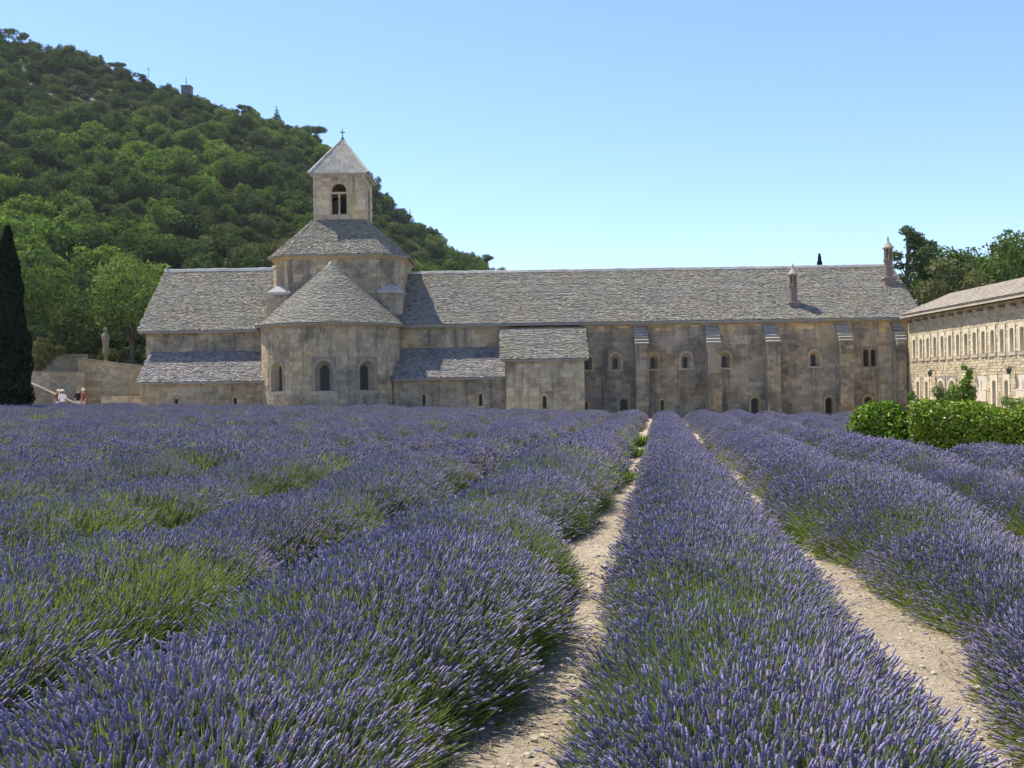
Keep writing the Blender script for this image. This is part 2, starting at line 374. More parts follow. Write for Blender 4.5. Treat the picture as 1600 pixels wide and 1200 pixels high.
# ---- crossing: square base, eight-sided drum, pier caps
CX, CY = -11.3, 69.9
mb = MB()
stone_wall(mb, wall_x(CY - 4.3), CX - 4.35, CX + 4.35, 5.5, 7.75); stone_wall(mb, wall_yr(CX + 4.35), CY - 4.3, CY + 4.3, 5.5, 7.75); stone_wall(mb, wall_y(CX - 4.35), CY - 4.3, CY + 4.3, 5.5, 7.75)
mb.face([(CX - 4.3, CY - 4.2, 7.75), (CX + 4.3, CY - 4.2, 7.75), (CX + 4.3, CY + 4.2, 7.75), (CX - 4.3, CY + 4.2, 7.75)])
mb.build('crossing_base', M_WALL, church)
for sx in (-1, 1):       # weathered caps where the square turns into the octagon
    x = CX + sx * 4.4; mb = MB(); y0 = CY - 4.42
    xs = (x, CX + sx * 2.75)
    mb.hexa([(min(xs), y0, 7.70), (max(xs), y0, 7.70), (max(xs), CY - 2.2, 7.70), (min(xs), CY - 2.2, 7.70), (min(xs), y0, 7.86), (max(xs), y0, 7.86), (max(xs), CY - 2.2, 7.86), (min(xs), CY - 2.2, 7.86)], (.45, .43, .38))
    mb.hexa([(min(xs) + .08, y0 + .08, 7.86), (max(xs) - .08, y0 + .08, 7.86), (max(xs) - .08, CY - 2.3, 7.86), (min(xs) + .08, CY - 2.3, 7.86),
             (min(xs) + (.6 if sx < 0 else .12), y0 + .6, 8.3), (max(xs) - (.12 if sx < 0 else .6), y0 + .6, 8.3), (max(xs) - (.12 if sx < 0 else .6), CY - 2.4, 8.35), (min(xs) + (.6 if sx < 0 else .12), CY - 2.4, 8.35)], (.4, .385, .34))
    mb.build('pier_cap', M_ROOF, church)
OCT = [(-3.0, -4.2), (3.0, -4.2), (4.3, -2.3), (4.3, 2.3), (3.0, 4.2), (-3.0, 4.2), (-4.3, 2.3), (-4.3, -2.3)]
mb = MB()
for i in range(8):
    a = Vector(OCT[i]); b = Vector(OCT[(i + 1) % 8]); d = (b - a); L = d.length; d.normalize(); nrm = Vector((-d.y, d.x))
    f = lambda s, dd, z, a=a, d=d, n=nrm: (CX + a.x + d.x * s + n.x * dd, CY + a.y + d.y * s + n.y * dd, z)
    if i in (0, 1, 2, 7): stone_wall(mb, f, 0, L, 7.6, 10.16, ch=.28)
    else: mb.face([f(0, 0, 7.6), f(L, 0, 7.6), f(L, 0, 10.16), f(0, 0, 10.16)])
mb.build('drum_wall', M_WALL, church)
for sx in (-1, 1):
    mb = MB(); a = Vector((CX + sx * 3.65, CY - 3.25)); d = Vector((1.3 * sx, 1.9)).normalized(); n = Vector((d.y * sx, -d.x * sx)); 
    if n.y > 0: n = -n
    P = [a - d * .28 + n * .42, a + d * .28 + n * .42, a + d * .28 - n * .1, a - d * .28 - n * .1]
    if sx < 0: P = P[::-1]
    mb.hexa([(p.x, p.y, 8.0) for p in P] + [(p.x, p.y, 9.55) for p in P], (.34, .31, .26))
    P2 = [q + (q - a) * .12 for q in P]
    mb.hexa([(p.x, p.y, 9.553) for p in P2] + [(p.x, p.y, 9.66) for p in P2], (.45, .42, .36)); mb.build('pilaster', M_WALL, church)
OE = [(-3.2, -4.5), (3.2, -4.5), (4.65, -2.45), (4.65, 2.45), (3.2, 4.5), (-3.2, 4.5), (-4.65, 2.45), (-4.65, -2.45)]
mb = MB()
for i in range(8):
    a, b, c, d = OE[i], OE[(i + 1) % 8], OCT[(i + 1) % 8], OCT[i]
    a2, b2 = [(p[0] * .975, p[1] * .975) for p in (a, b)]
    mb.face([(CX + p[0], CY + p[1], z) for p, z in ((d, 9.95), (c, 9.95), (b2, 10.17), (a2, 10.17))], (.45, .38, .26))
mb.build('drum_cornice', M_PALE, church)
TQ = [(-1.72, -1.85), (1.72, -1.85), (1.72, -1.85), (1.72, 1.7), (1.72, 1.7), (-1.72, 1.7), (-1.72, 1.7), (-1.72, -1.85)]
mb = MB(); tb = MB(); ZD0, ZD1 = 10.24, 12.85
for i in range(8):
    a, b = Vector(OE[i]), Vector(OE[(i + 1) % 8]); c, d = Vector(TQ[(i + 1) % 8]), Vector(TQ[i])
    A = Vector((CX + a.x, CY + a.y, ZD0)); B = Vector((CX + b.x, CY + b.y, ZD0)); C = Vector((CX + c.x, CY + c.y, ZD1)); D = Vector((CX + d.x, CY + d.y, ZD1))
    fc = [A, B, C] if (C - D).length < 1e-4 else [A, B, C, D]
    mb.face(fc, (.3, .29, .26)); mb.face([A, B, B - Vector((0, 0, .1)), A - Vector((0, 0, .1))], (.3, .29, .26))
    if i in (0, 1, 2, 7):
        e = (B - A); EL = e.length; e.normalize(); mid = (C + D) / 2 - A; s = mid - e * mid.dot(e); SL = s.length
        t0 = (D - A).dot(e) / SL; t1 = ((C - A).dot(e) - EL) / SL
        tiles(tb, slope_map(A - s.normalized() * .03, e, s), SL, lambda y, t0=t0, t1=t1, EL=EL: (t0 * y, EL + t1 * y))
dr = mb.build('drum_roof', M_ROOF, church); stuff_part(obj('roof_tiles', tb.mesh('roof_tiles', M_ROOF), dr))
# ---- bell tower
TX0, TX1, TY0, TY1 = CX - 1.72, CX + 1.72, CY - 1.88, CY + 1.72
mb = MB(); TB = (.37, .345, .30)
fh = [(CX - .62, CX + .62, 13.2, 15.42)]
stone_wall(mb, wall_x(TY0), TX0, TX1, 12.3, 15.9, fh, ch=.3, sw=(.4, .8), base=TB, depth=.3)
rh = [(CY - .45, CY + .45, 12.95, 15.42)]
stone_wall(mb, wall_yr(TX1), TY0, TY1, 12.3, 15.9, rh, ch=.3, sw=(.4, .8), base=TB, depth=.3)
stone_wall(mb, wall_y(TX0), TY0, TY1, 12.3, 15.9, (), ch=.3, sw=(.4, .8), base=TB, depth=.3)
mb.box(TX0 + .02, TX1 - .02, TY1 - .3, TY1, 12.3, 15.9, TB); mb.box(TX0 + .3, TX1 - .3, TY0 + .3, TY1 - .3, 12.6, 12.9, TB)
mb.build('tower_wall', M_WALL, church)
def belfry_opening(mp, sc, h, hw, twin):
    z0 = h[2]; mb = MB(); out = arch_pts(sc, z0 + .02, hw, 15.26); n = len(out)
    c = (sc, z0 + .02)
    def rim(p):
        dx, dz = p[0] - sc, p[1] - c[1]
        if dz < 1e-6: return (h[0] if dx < 0 else h[1], c[1])
        k = min((h[1] - sc) / dx if dx > 1e-6 else 1e9, (h[0] - sc) / dx if dx < -1e-6 else 1e9, (h[3] - c[1]) / dz); return (sc + dx * k, c[1] + dz * k)
    R = [rim(p) for p in out]
    for i in range(n - 1):
        cc = scol((.4, .37, .31), .1)
        mb.face([mp(R[i][0], -.01, R[i][1]), mp(out[i][0], -.01, out[i][1]), mp(out[i + 1][0], -.01, out[i + 1][1]), mp(R[i + 1][0], -.01, R[i + 1][1])], cc)
        if abs(R[i][0] - R[i + 1][0]) > 1e-4 and abs(R[i][1] - R[i + 1][1]) > 1e-4: mb.face([mp(R[i][0], -.01, R[i][1]), mp(R[i + 1][0], -.01, R[i + 1][1]), mp(h[0] if R[i][0] < sc else h[1], -.01, h[3])], cc)
        mb.face([mp(out[i][0], -.01, out[i][1]), mp(out[i][0], .32, out[i][1]), mp(out[i + 1][0], .32, out[i + 1][1]), mp(out[i + 1][0], -.01, out[i + 1][1])], cc)
    mb.face([mp(h[0], -.01, h[2]), mp(h[1], -.01, h[2]), mp(h[1], -.01, z0 + .02), mp(h[0], -.01, z0 + .02)], (.4, .37, .31))
    mb.face([mp(h[0], -.01, z0 + .02), mp(h[1], -.01, z0 + .02), mp(h[1], .32, z0 + .02), mp(h[0], .32, z0 + .02)], (.4, .37, .31))
    o = mb.build('belfry_opening', M_PALE, church)
    if twin:
        q = MB(); P = lambda s0, s1, d0, d1, za, zb: q.hexa([mp(s0, d0, za), mp(s1, d0, za), mp(s1, d1, za), mp(s0, d1, za), mp(s0, d0, zb), mp(s1, d0, zb), mp(s1, d1, zb), mp(s0, d1, zb)], (.45, .42, .36))
        P(sc - hw - .12, sc + hw + .12, -.03, .25, 14.56, 14.70); obj('lintel', q.mesh('lintel', M_PALE), o)
        q = MB(); x, yy, _ = mp(sc, .1, 0); q.lathe((x, yy, z0 + .02), [(.1, 0), (.1, .1), (.06, .16), (.055, 1.1), (.075, 1.16), (.13, 1.32)], 8, (.47, .44, .38)); obj('colonnette', q.mesh('colonnette', M_PALE), o)
belfry_opening(wall_x(TY0), CX, fh[0], .5, True)
belfry_opening(wall_yr(TX1), CY, rh[0], .36, False)
mb = MB(); mb.lathe((CX + .1, CY, 13.75), [(.42, 0), (.36, .12), (.27, .35), (.22, .6), (.1, .72)], 14); mb.box(CX - 1.42, CX + 1.42, CY - .07, CY + .07, 14.5, 14.64); mb.build('bell', M_IRON, church)
# pyramid of stone slab courses
mb = MB(); HB = 1.95; ZP0, ZP1 = 15.9, 18.62
mb.box(CX - HB + .06, CX + HB - .06, CY - .08 - HB + .06, CY - .08 + HB - .06, ZP0 - .1, ZP0 + .02, (.42, .4, .35)); tr = mb.build('tower_roof', M_ROOF, church)
nc = 10
for k in range(nc):
    za, zb = ZP0 + .02 + (ZP1 - ZP0) * k / nc, ZP0 + .02 + (ZP1 - ZP0) * (k + 1) / nc + .02
    ra, rb = HB * (1 - k / nc), HB * (1 - (k + 1) / nc)
    for (ux, uy) in ((0, -1), (1, 0), (-1, 0), (0, 1)):
        m = max(1, round(2 * ra / .7)); tx, ty = -uy, ux
        for i in range(m):
            a0, a1 = -1 + 2 * i / m, -1 + 2 * (i + 1) / m; off = RND.uniform(0, .03)
            P = lambda a, r, o, z: (CX + ux * (r + o) + tx * a * r, CY - .08 + uy * (r + o) + ty * a * r, z)
            g = .004
            q = MB(); q.hexa([P(a0 + g, ra, off + .03, za), P(a1 - g, ra, off + .03, za), P(a1 - g, ra, -.25, za), P(a0 + g, ra, -.25, za),
                              P(a0 + g, rb + .02, off + .035, zb), P(a1 - g, rb + .02, off + .035, zb), P(a1 - g, rb * .6, -.02, zb), P(a0 + g, rb * .6, -.02, zb)], scol((.36, .34, .29), .16))
            obj('roof_slab', q.mesh('roof_slab', M_ROOF), tr)
for sx, sy in ((-1, -1), (1, -1), (1, 1), (-1, 1)):
    q = MB(); q.tube([(CX + sx * HB * 1.02, CY - .08 + sy * HB * 1.02, ZP0 + .02), (CX, CY - .08, ZP1 + .06)], [.12, .07], 6, (.47, .45, .4)); q.build('hip_stone', M_ROOF, church)
mb = MB(); mb.lathe((CX, CY - .08, ZP1 - .02), [(.14, 0), (.1, .12), (.04, .2)], 8, (.3, .3, .3)); z = ZP1 + .1
mb.box(CX - .025, CX + .025, CY - .105, CY - .055, z, z + .6); mb.box(CX - .18, CX + .18, CY - .1, CY - .06, z + .36, z + .41); mb.build('cross', M_IRON, church)

# ================================================================== DORMITORY RANGE
dorm = empty('dormitory_range', (10, 65, -0.3), 'long stone dormitory range with buttresses, slit windows and lauze roof right of church', 'building')
UP = (2.45, 3.78); LO = (-1.0, 0.78)
upper = [4.78, 6.60, 8.98, 11.07, 13.55, 19.24]
lower = [(4.62, .1, .5), (7.09, .2, .62), (9.53, .065, .5), (15.42, .2, .56), (20.13, .2, .52), (22.6, .2, .52)]
holes = [(s - .46 if s != 8.98 else 8.57, s + .46, *UP) for s in upper] + [(22.2, 23.27, *UP)] + [(s - w_ - .24, s + w_ + .24, *LO) for s, w_, _ in lower]
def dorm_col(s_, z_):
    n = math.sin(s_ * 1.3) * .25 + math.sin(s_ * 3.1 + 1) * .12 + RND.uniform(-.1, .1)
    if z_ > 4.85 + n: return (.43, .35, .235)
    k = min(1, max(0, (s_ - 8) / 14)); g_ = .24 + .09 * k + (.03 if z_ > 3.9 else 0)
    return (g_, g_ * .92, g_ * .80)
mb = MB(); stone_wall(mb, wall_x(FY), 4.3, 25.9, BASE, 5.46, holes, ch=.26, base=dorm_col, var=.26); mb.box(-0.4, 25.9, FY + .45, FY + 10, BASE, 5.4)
mb.face([(25.9, FY + .3, 5.4), (25.9, FY + 10, 5.4), (25.9, FY + 5, 9.3)]); mb.build('dormitory_wall', M_WALL, dorm)
for s, h in zip(upper, holes): arch_window(dorm, wall_x(FY), s, 2.58, 3.55, .14, .33, (h[0], h[1], *UP), .34, zt_in=3.32)
mb = MB()
for s in (22.5, 22.97): arch_window(dorm, wall_x(FY), s, 2.5, 3.6, .17, .19, ((22.2, 22.735, *UP) if s < 22.7 else (22.735, 23.27, *UP)), .3, base=(.36, .33, .27), zt_in=3.58)
for s, w_, zt in lower: arch_window(dorm, wall_x(FY), s, -0.9, zt + .09, w_, w_ + .06, (s - w_ - .24, s + w_ + .24, *LO), .3, base=(.5, .38, .22), zt_in=zt + .02, sill=False)
# cornice course
mb = MB()
x = -7.6
while x < 25.8:
    L = RND.uniform(.5, .9); x2 = min(x + L, 25.85)
    if not (-0.5 < x < 4.2): mb.box(x + .006, x2 - .006, FY - .09, FY + .2, 5.31, 5.44, scol((.42, .36, .26), .12))
    x = x2
mb.build('cornice', M_PALE, dorm)
gable_roof(dorm, -11.2, 26.0, 5.56, 9.4, tiled=(-8.0, 26.05), name='dormitory_roof')
ridge_stones(dorm, ((-7.2, FY + 5, 9.46), (26.05, FY + 5, 9.46)))
for x0, x1 in ((7.76, 8.56), (12.26, 13.07), (15.96, 16.78), (20.52, 21.33), (24.1, 24.66)):
    b = MB(); yb = FY - 1.1; zf = 4.08
    stone_wall(b, wall_x(yb), x0, x1, BASE, zf, ch=.26, sw=(.25, .5), base=(.235, .217, .185), var=.3); stone_wall(b, wall_y(x0), yb, FY, BASE, zf, ch=.26, sw=(.3, .5), depth=.1); stone_wall(b, wall_yr(x1), yb, FY, BASE, zf, ch=.26, sw=(.3, .5), depth=.1)
    b.hexa([(x0 + .02, yb + .02, zf - .02), (x1 - .02, yb + .02, zf - .02), (x1 - .02, FY, zf - .02), (x0 + .02, FY, zf - .02), (x0 + .02, FY - .06, 5.3), (x1 - .02, FY - .06, 5.3), (x1 - .02, FY, 5.3), (x0 + .02, FY, 5.3)])
    bo = b.build('buttress', M_WALL, dorm)
    for k in range(6):
        y0 = yb - .05 + .18 * k; z0 = zf + .2 * k
        q = MB(); q.hexa([(x0 - .03, y0, z0), (x1 + .03, y0, z0), (x1 + .03, y0 + .34, z0 + .02), (x0 - .03, y0 + .34, z0 + .02), (x0 - .03, y0 + .03, z0 + .09), (x1 + .03, y0 + .03, z0 + .09), (x1 + .03, y0 + .34, z0 + .24), (x0 - .03, y0 + .34, z0 + .24)], scol((.29, .26, .21), .2))
        obj('coping_stone', q.mesh('coping_stone', M_ROOF), bo)
# projecting block
yb = FY - 2.95; h = [(1.96 - .3, 1.96 + .3, 0.1, 1.25)]
mb = MB(); stone_wall(mb, wall_x(yb), -0.4, 4.4, BASE, 3.2, h, base=(.36, .33, .27)); stone_wall(mb, wall_y(-0.4), yb, FY, BASE, 3.2, base=(.36, .33, .27)); stone_wall(mb, wall_yr(4.4), yb, FY, BASE, 3.2)
for x in (-0.38, 4.38): mb.face([(x, yb, 3.2), (x, FY, 3.2), (x, FY, 5.4)])
mb.build('annex_wall', M_WALL, dorm); arch_window(dorm, wall_x(yb), 1.96, .22, 1.0, .1, .15, h[0], .25, zt_in=.93)
ze, zt2, y0 = 3.2, 5.26, FY - 3.15
mb = MB(); mb.hexa([(-.62, y0, ze - .12), (4.62, y0, ze - .12), (4.62, FY - .3, zt2 - .12), (-.62, FY - .3, zt2 - .12), (-.62, y0, ze), (4.62, y0, ze), (4.62, FY - .3, zt2), (-.62, FY - .3, zt2)], (.3, .29, .26)); ro = mb.build('annex_roof', M_ROOF, dorm)
tb = MB(); tiles(tb, slope_map((-.66, y0 - .03, ze), (1, 0, 0), (0, FY - .3 - y0, zt2 - ze)), math.hypot(FY - .3 - y0, zt2 - ze) - .1, lambda y: (0, 5.3)); stuff_part(obj('roof_tiles', tb.mesh('roof_tiles', M_ROOF), ro))
# lantern chimneys
def chimney(x, y, z, H, r):
    k = H / 3.0; mb = MB(); B = (.22, .17, .14)
    mb.box(x - r * 1.25, x + r * 1.25, y - r * 1.25, y + r * 1.25, z - .6, z + .42 * k, B); mb.box(x - r * 1.5, x + r * 1.5, y - r * 1.5, y + r * 1.5, z + .42 * k, z + .52 * k, (.3, .27, .23))
    mb.lathe((x, y, z), [(r * 1.05, .52 * k), (r, .6 * k), (r * .98, 1.5 * k), (r * 1.18, 1.54 * k), (r * 1.18, 1.62 * k), (r * .4, 1.63 * k)], 14, B)
    sh = mb.build('chimney', M_CHIM, dorm)
    for i in range(6):
        a = i * math.pi / 3 + .3; q = MB(); q.lathe((x + r * .85 * math.cos(a), y + r * .85 * math.sin(a), z + 1.62 * k), [(r * .24, 0), (r * .2, .1), (r * .2, .6 * k), (r * .26, .68 * k)], 6, (.27, .19, .15)); obj('lantern_column', q.mesh('lantern_column', M_CHIM), sh)
    q = MB(); q.lathe((x, y, z), [(r * .5, 1.6 * k), (r * .5, 2.3 * k)], 8, (.1, .08, .07)); obj('flue', q.mesh('flue', M_CHIM), sh)
    q = MB(); q.lathe((x, y, z), [(r * 1.05, 2.26 * k), (r * 1.3, 2.3 * k), (r * 1.28, 2.36 * k), (r * .75, 2.55 * k), (r * .3, 2.72 * k), (r * .2, 2.78 * k), (r * .26, 2.86 * k), (r * .16, 2.95 * k), (r * .12, 3.05 * k)], 12, (.36, .31, .265)); obj('cap', q.mesh('cap', M_CHIM), sh)
chimney(18.25, 66.1, 6.25, 2.95, .26); chimney(25.2, 68.2, 7.9, 3.25, .29)

# ================================================================== EAST-FACING WING (right)
wing = empty('monastery_wing', (24.7, 55, -0.5), 'cream stone monastery wing with a row of narrow windows under a tiled roof', 'building')
WX, WY0, WY1 = 24.7, 37.0, 63.7
uw = [62.75 - 1.02 * i for i in range(25)]
UWZ = (2.72, 4.32)
holes = [(s - .36, s + .36, *UWZ) for s in uw]
lw = [62.3, 61.0, 52.45, 51.15, 46.5, 45.2]; LWZ = (-1.0, 1.78)
holes += [(s - .38, s + .38, *LWZ) for s in lw]
arches = [59.0, 57.5]; holes += [(s - .66, s + .66, *LWZ) for s in arches]
doors = [53.95, 49.55]; holes += [(s - .62, s + .62, *LWZ) for s in doors]
mb = MB(); WB = (.5, .41, .26)
stone_wall(mb, wall_y(WX), WY0, WY1, BASE, 5.45, holes, ch=.17, sw=(.14, .42), base=WB, mortar=(.52, .45, .32), rough=.014, gap=.022, var=.24)
mb.box(WX + .35, 30.3, WY0, WY1, BASE, 5.4, WB); mb.face([(WX, WY1, BASE), (WX + .36, WY1, BASE), (WX + .36, WY1, 5.45), (WX, WY1, 5.45)], WB); mb.face([(WX, WY1, 5.4), (30.3, WY1, 5.4), (27.5, WY1, 6.8)], WB)
mb.build('wing_wall', M_WING, wing)
FB = (.62, .53, .37)
for s in uw: arch_window(wing, wall_y(WX), s, 2.9, 4.08, .17, .19, (s - .36, s + .36, *UWZ), .25, base=FB, mat=M_WINGF, zt_in=4.06, flat=True, pane_mat=M_SHUT, proud=.025)
for s in lw: arch_window(wing, wall_y(WX), s, -.7, 1.5, .17, .19, (s - .38, s + .38, *LWZ), .25, base=FB, mat=M_WINGF, zt_in=1.48, flat=True, pane_mat=M_SHUT, proud=.025)
for s in arches: arch_window(wing, wall_y(WX), s, -.7, 1.55, .42, .46, (s - .66, s + .66, *LWZ), .3, base=FB, mat=M_WINGF, zt_in=1.5, pane_mat=M_SHUT, proud=.025)
for s in doors:
    q = MB(); mpw = wall_y(WX); Pq = lambda a, b, d0, d1, za, zb, c=FB: q.hexa([mpw(a, d0, za), mpw(b, d0, za), mpw(b, d1, za), mpw(a, d1, za), mpw(a, d0, zb), mpw(b, d0, zb), mpw(b, d1, zb), mpw(a, d1, zb)], c)
    Pq(s - .62, s + .62, .02, .3, -1, 1.78); Pq(s - .6, s + .6, -.02, .02, 1.0, 1.06, (.25, .22, .18)); Pq(s - .03, s + .03, -.015, .02, 1.06, 1.5, (.25, .22, .18)); Pq(s - .6, s + .6, -.03, .02, .4, .98, (.66, .6, .48))
    q.build('blind_door', M_PANEL, wing)
for s in (59.8, 54.6, 50.3):
    q = MB(); q.box(WX - .3, WX, s - .02, s + .02, 2.12, 2.16); q.lathe((WX - .28, s, 1.78), [(.05, 0), (.1, .06), (.13, .26), (.15, .28), (.05, .36), (.02, .42)], 8); q.build('wall_lantern', M_IRON, wing)
# beam ends under the eaves
for i in range(22):
    y = WY1 - .6 - i * 1.18; q = MB(); q.box(WX - .26, WX + .1, y - .07, y + .07, 5.14, 5.28, (.2, .14, .09)); q.build('beam_end', M_CHIM, wing)
mb = MB(); t = .1; RX, RZ, EX, EZ = 27.5, 6.92, WX - .45, 5.6
mb.hexa([(EX, WY0, EZ - t), (RX, WY0, RZ - t), (RX, WY1 + .1, RZ - t), (EX, WY1 + .1, EZ - t), (EX, WY0, EZ), (RX, WY0, RZ), (RX, WY1 + .1, RZ), (EX, WY1 + .1, EZ)], (.42, .34, .25))
mb.hexa([(RX, WY0, RZ - t), (30.6, WY0, EZ - t), (30.6, WY1 + .1, EZ - t), (RX, WY1 + .1, RZ - t), (RX, WY0, RZ), (30.6, WY0, EZ), (30.6, WY1 + .1, EZ), (RX, WY1 + .1, RZ)], (.42, .34, .25))
ro = mb.build('wing_roof', M_TILE, wing)
tb = MB(); SLW = math.hypot(RX - EX, RZ - EZ); dx, dz = (RX - EX) / SLW, (RZ - EZ) / SLW
y = WY0
while y < WY1 + .05:           # half-round clay tile columns, each tile its own shell
    x = -.05
    while x < SLW - .1:
        c = scol((.38, .32, .245), .22, .05); o = RND.uniform(-.01, .01); r0, r1 = .085, .07; L = .42
        ring = []
        for rr, xx, hh in ((r0, x, .03), (r1, min(x + L, SLW), .005)):
            ring.append([(EX + dx * xx - dz * (hh + rr * math.sin(a)), y + o + rr * math.cos(a) * 1.05, EZ + dz * xx + dx * (hh + rr * math.sin(a))) for a in [math.pi * k / 4 for k in range(5)]])
        for k in range(4): tb.face([ring[0][k], ring[1][k], ring[1][k + 1], ring[0][k + 1]], c)
        tb.face(ring[0], tuple(v * .6 for v in c)); x += .33
    y += .19
stuff_part(obj('roof_tiles', tb.mesh('roof_tiles', M_TILE), ro))
mb = MB(); mb.box(EX - .02, EX + .03, WY0, WY1 + .12, EZ - .16, EZ - .02, (.5, .42, .3)); mb.build('eave_board', M_TILE, wing)
# ================================================================== GROUND, HILL, TERRACE
M_SOIL, t, b = new_mat('sandy_soil'); b.inputs['Roughness'].default_value = 1.0; b.inputs['Specular IOR Level'].default_value = 0.05
n1, n2, n3 = noise(t, 1.2, 6), noise(t, 24, 6, .7), noise(t, 6, 4, stretch=(1, 3, 1))
c = mixc(t, ramp(t, n1, .35, .65), (.39, .31, .21), (.52, .43, .30)); c = mixc(t, 1.0, c, mixc(t, ramp(t, n2, .3, .7), (.72, .72, .72), (1.15, 1.15, 1.15)), 'MULTIPLY')
c = mixc(t, ramp(t, n3, .55, .8), c, (.48, .40, .29)); c = mixc(t, ramp(t, noise(t, 60, 3, .8), .62, .72), c, (.2, .155, .10)); t.links.new(c, b.inputs['Base Color']); bump(t, b, n2, 1.0, .05)
xs = np.unique(np.concatenate([np.linspace(-1500, -60, 12), np.arange(-60, -12, 3), np.arange(-12, 12, .25), np.arange(12, 60, 3), np.linspace(60, 1500, 12)]))
ys = np.unique(np.concatenate([np.linspace(-200, -4, 8), np.arange(-4, 16, .2), np.arange(16, 90, 2), np.linspace(90, 2500, 14)]))
GX, GY = np.meshgrid(xs, ys); GZ = ground_z(GX, GY) + np.where(np.abs(GX) < 12, .012 * np.sin(GX * 5.1 + GY * 2.3) * np.sin(GY * 4.7 - GX * 1.7) + .008 * np.sin(GX * 13 + 2 * np.sin(GY * 9)), 0)
def grid_mesh(name, X, Y, Z, mats, smooth=True):
    nr, nc = X.shape; V = np.stack([X, Y, Z], -1).reshape(-1, 3); i = np.arange(nr * nc).reshape(nr, nc)
    Q = np.stack([i[:-1, :-1], i[:-1, 1:], i[1:, 1:], i[1:, :-1]], -1).reshape(-1, 4); return np_mesh(name, V, Q, None, mats, smooth=smooth)
tag(obj('ground', grid_mesh('ground', GX, GY, GZ, [M_SOIL])), kind='structure')

HX = np.array([-420, -250, -190, -140, -96, -70, -52, -40, -28, -14, -2, 10, 30, 70, 200, 420])
HZ = np.array([160, 137, 120, 99.5, 83, 75, 67, 58, 45.5, 36, 28.5, 18, 8, 3, 2, 2])
def hill_z(x, y):
    zr = np.interp(x, HX, HZ); t_ = np.clip((y - 78) / 202, 0, 1); back = np.clip((y - 280) / 300, 0, 1)
    z = zr * t_ ** 0.95 * (1 - .5 * back) + (np.sin(x * .11 + 1) * np.sin(y * .07) * 1.8 + np.sin(x * .23) * np.sin(y * .19 + 2) * .8) * t_
    return z - .6
M_HILL, t, b = new_mat('hillside_soil'); b.inputs['Roughness'].default_value = 1
c = mixc(t, ramp(t, noise(t, .12, 6), .4, .62), (.085, .11, .045), (.22, .19, .13)); t.links.new(c, b.inputs['Base Color'])
X, Y = np.meshgrid(np.arange(-420, 425, 6.0), np.concatenate([np.arange(78, 290, 4.0), np.arange(290, 600, 20)]))
tag(obj('hill', grid_mesh('hill', X, Y, hill_z(X, Y), [M_HILL])), kind='structure')
M_EARTH = plain_mat('terrace_earth', (.24, .2, .12), 1, .35, 2)
mb = MB(); mb.box(-75, -24.6, 72.6, 96, -1, 3.15, (.3, .27, .2)); tag(mb.build('terrace', M_EARTH), kind='structure')

M_RUB = stone_mat('terrace_stone', stain_amt=.35, warm=(1.1, 1.0, .8))
def garden_wall(name, label, x0, x1, y, z0, z1a, z1b, base, cop=True, ch=.24):
    """a stone wall whose top slopes from z1a to z1b"""
    root = empty(name, (x0, y, z0), label, 'wall'); mb = MB()
    k = lambda s: (z1a + (z1b - z1a) * (s - x0) / (x1 - x0) - z0)
    H = max(z1a, z1b) - z0
    mp_ = lambda s, d, z: (s, y + d, z0 + (z - z0) * k(s) / H)
    stone_wall(mb, mp_, x0, x1, z0, z0 + H, ch=ch, sw=(.25, .6), base=base, mortar=tuple(v * .85 for v in base), rough=.02)
    mb.hexa([(x0 + .02, y + .1, z0), (x1 - .02, y + .1, z0), (x1 - .02, y + .45, z0), (x0 + .02, y + .45, z0), (x0 + .02, y + .1, z1a - .02), (x1 - .02, y + .1, z1b - .02), (x1 - .02, y + .45, z1b - .02), (x0 + .02, y + .45, z1a - .02)], base)
    mb.build('stonework', M_RUB, root)
    if cop:
        x = x0
        while x < x1 - .05:
            x2 = min(x + RND.uniform(.6, 1.0), x1); za, zb = z0 + k(x), z0 + k(x2); q = MB()
            q.hexa([(x + .01, y - .06, za + .003), (x2 - .01, y - .06, zb + .003), (x2 - .01, y + .5, zb + .003), (x + .01, y + .5, za + .003), (x + .01, y - .06, za + .09), (x2 - .01, y - .06, zb + .09), (x2 - .01, y + .5, zb + .09), (x + .01, y + .5, za + .09)], scol((.26, .225, .16)))
            q.build('coping_stone', M_RUB, root); x = x2
    return root
garden_wall('terrace_wall', 'upper grey stone terrace wall beside the round bush, left of the statue', -34.5, -30.55, 73.4, 2.4, 4.3, 4.3, (.29, .25, .19))
garden_wall('retaining_wall', 'tan retaining wall sloping down to the left end of the church', -30.5, -24.2, 72.0, -1.0, 4.0, 3.1, (.42, .35, .23))
garden_wall('retaining_wall', 'weathered lower terrace wall behind the visitors', -34.2, -29.6, 70.9, -1.0, 3.1, 3.0, (.33, .29, .21))
garden_wall('ramp_wall', 'low ramp wall sloping down beside the dark cypress', -32.6, -29.0, 68.6, -1.0, 2.4, .7, (.24, .2, .14), cop=True, ch=.2)
garden_wall('kerb_wall', 'low pale ledge at the foot of the retaining wall', -28.2, -24.0, 70.2, -1.0, 1.35, 1.4, (.45, .39, .27))

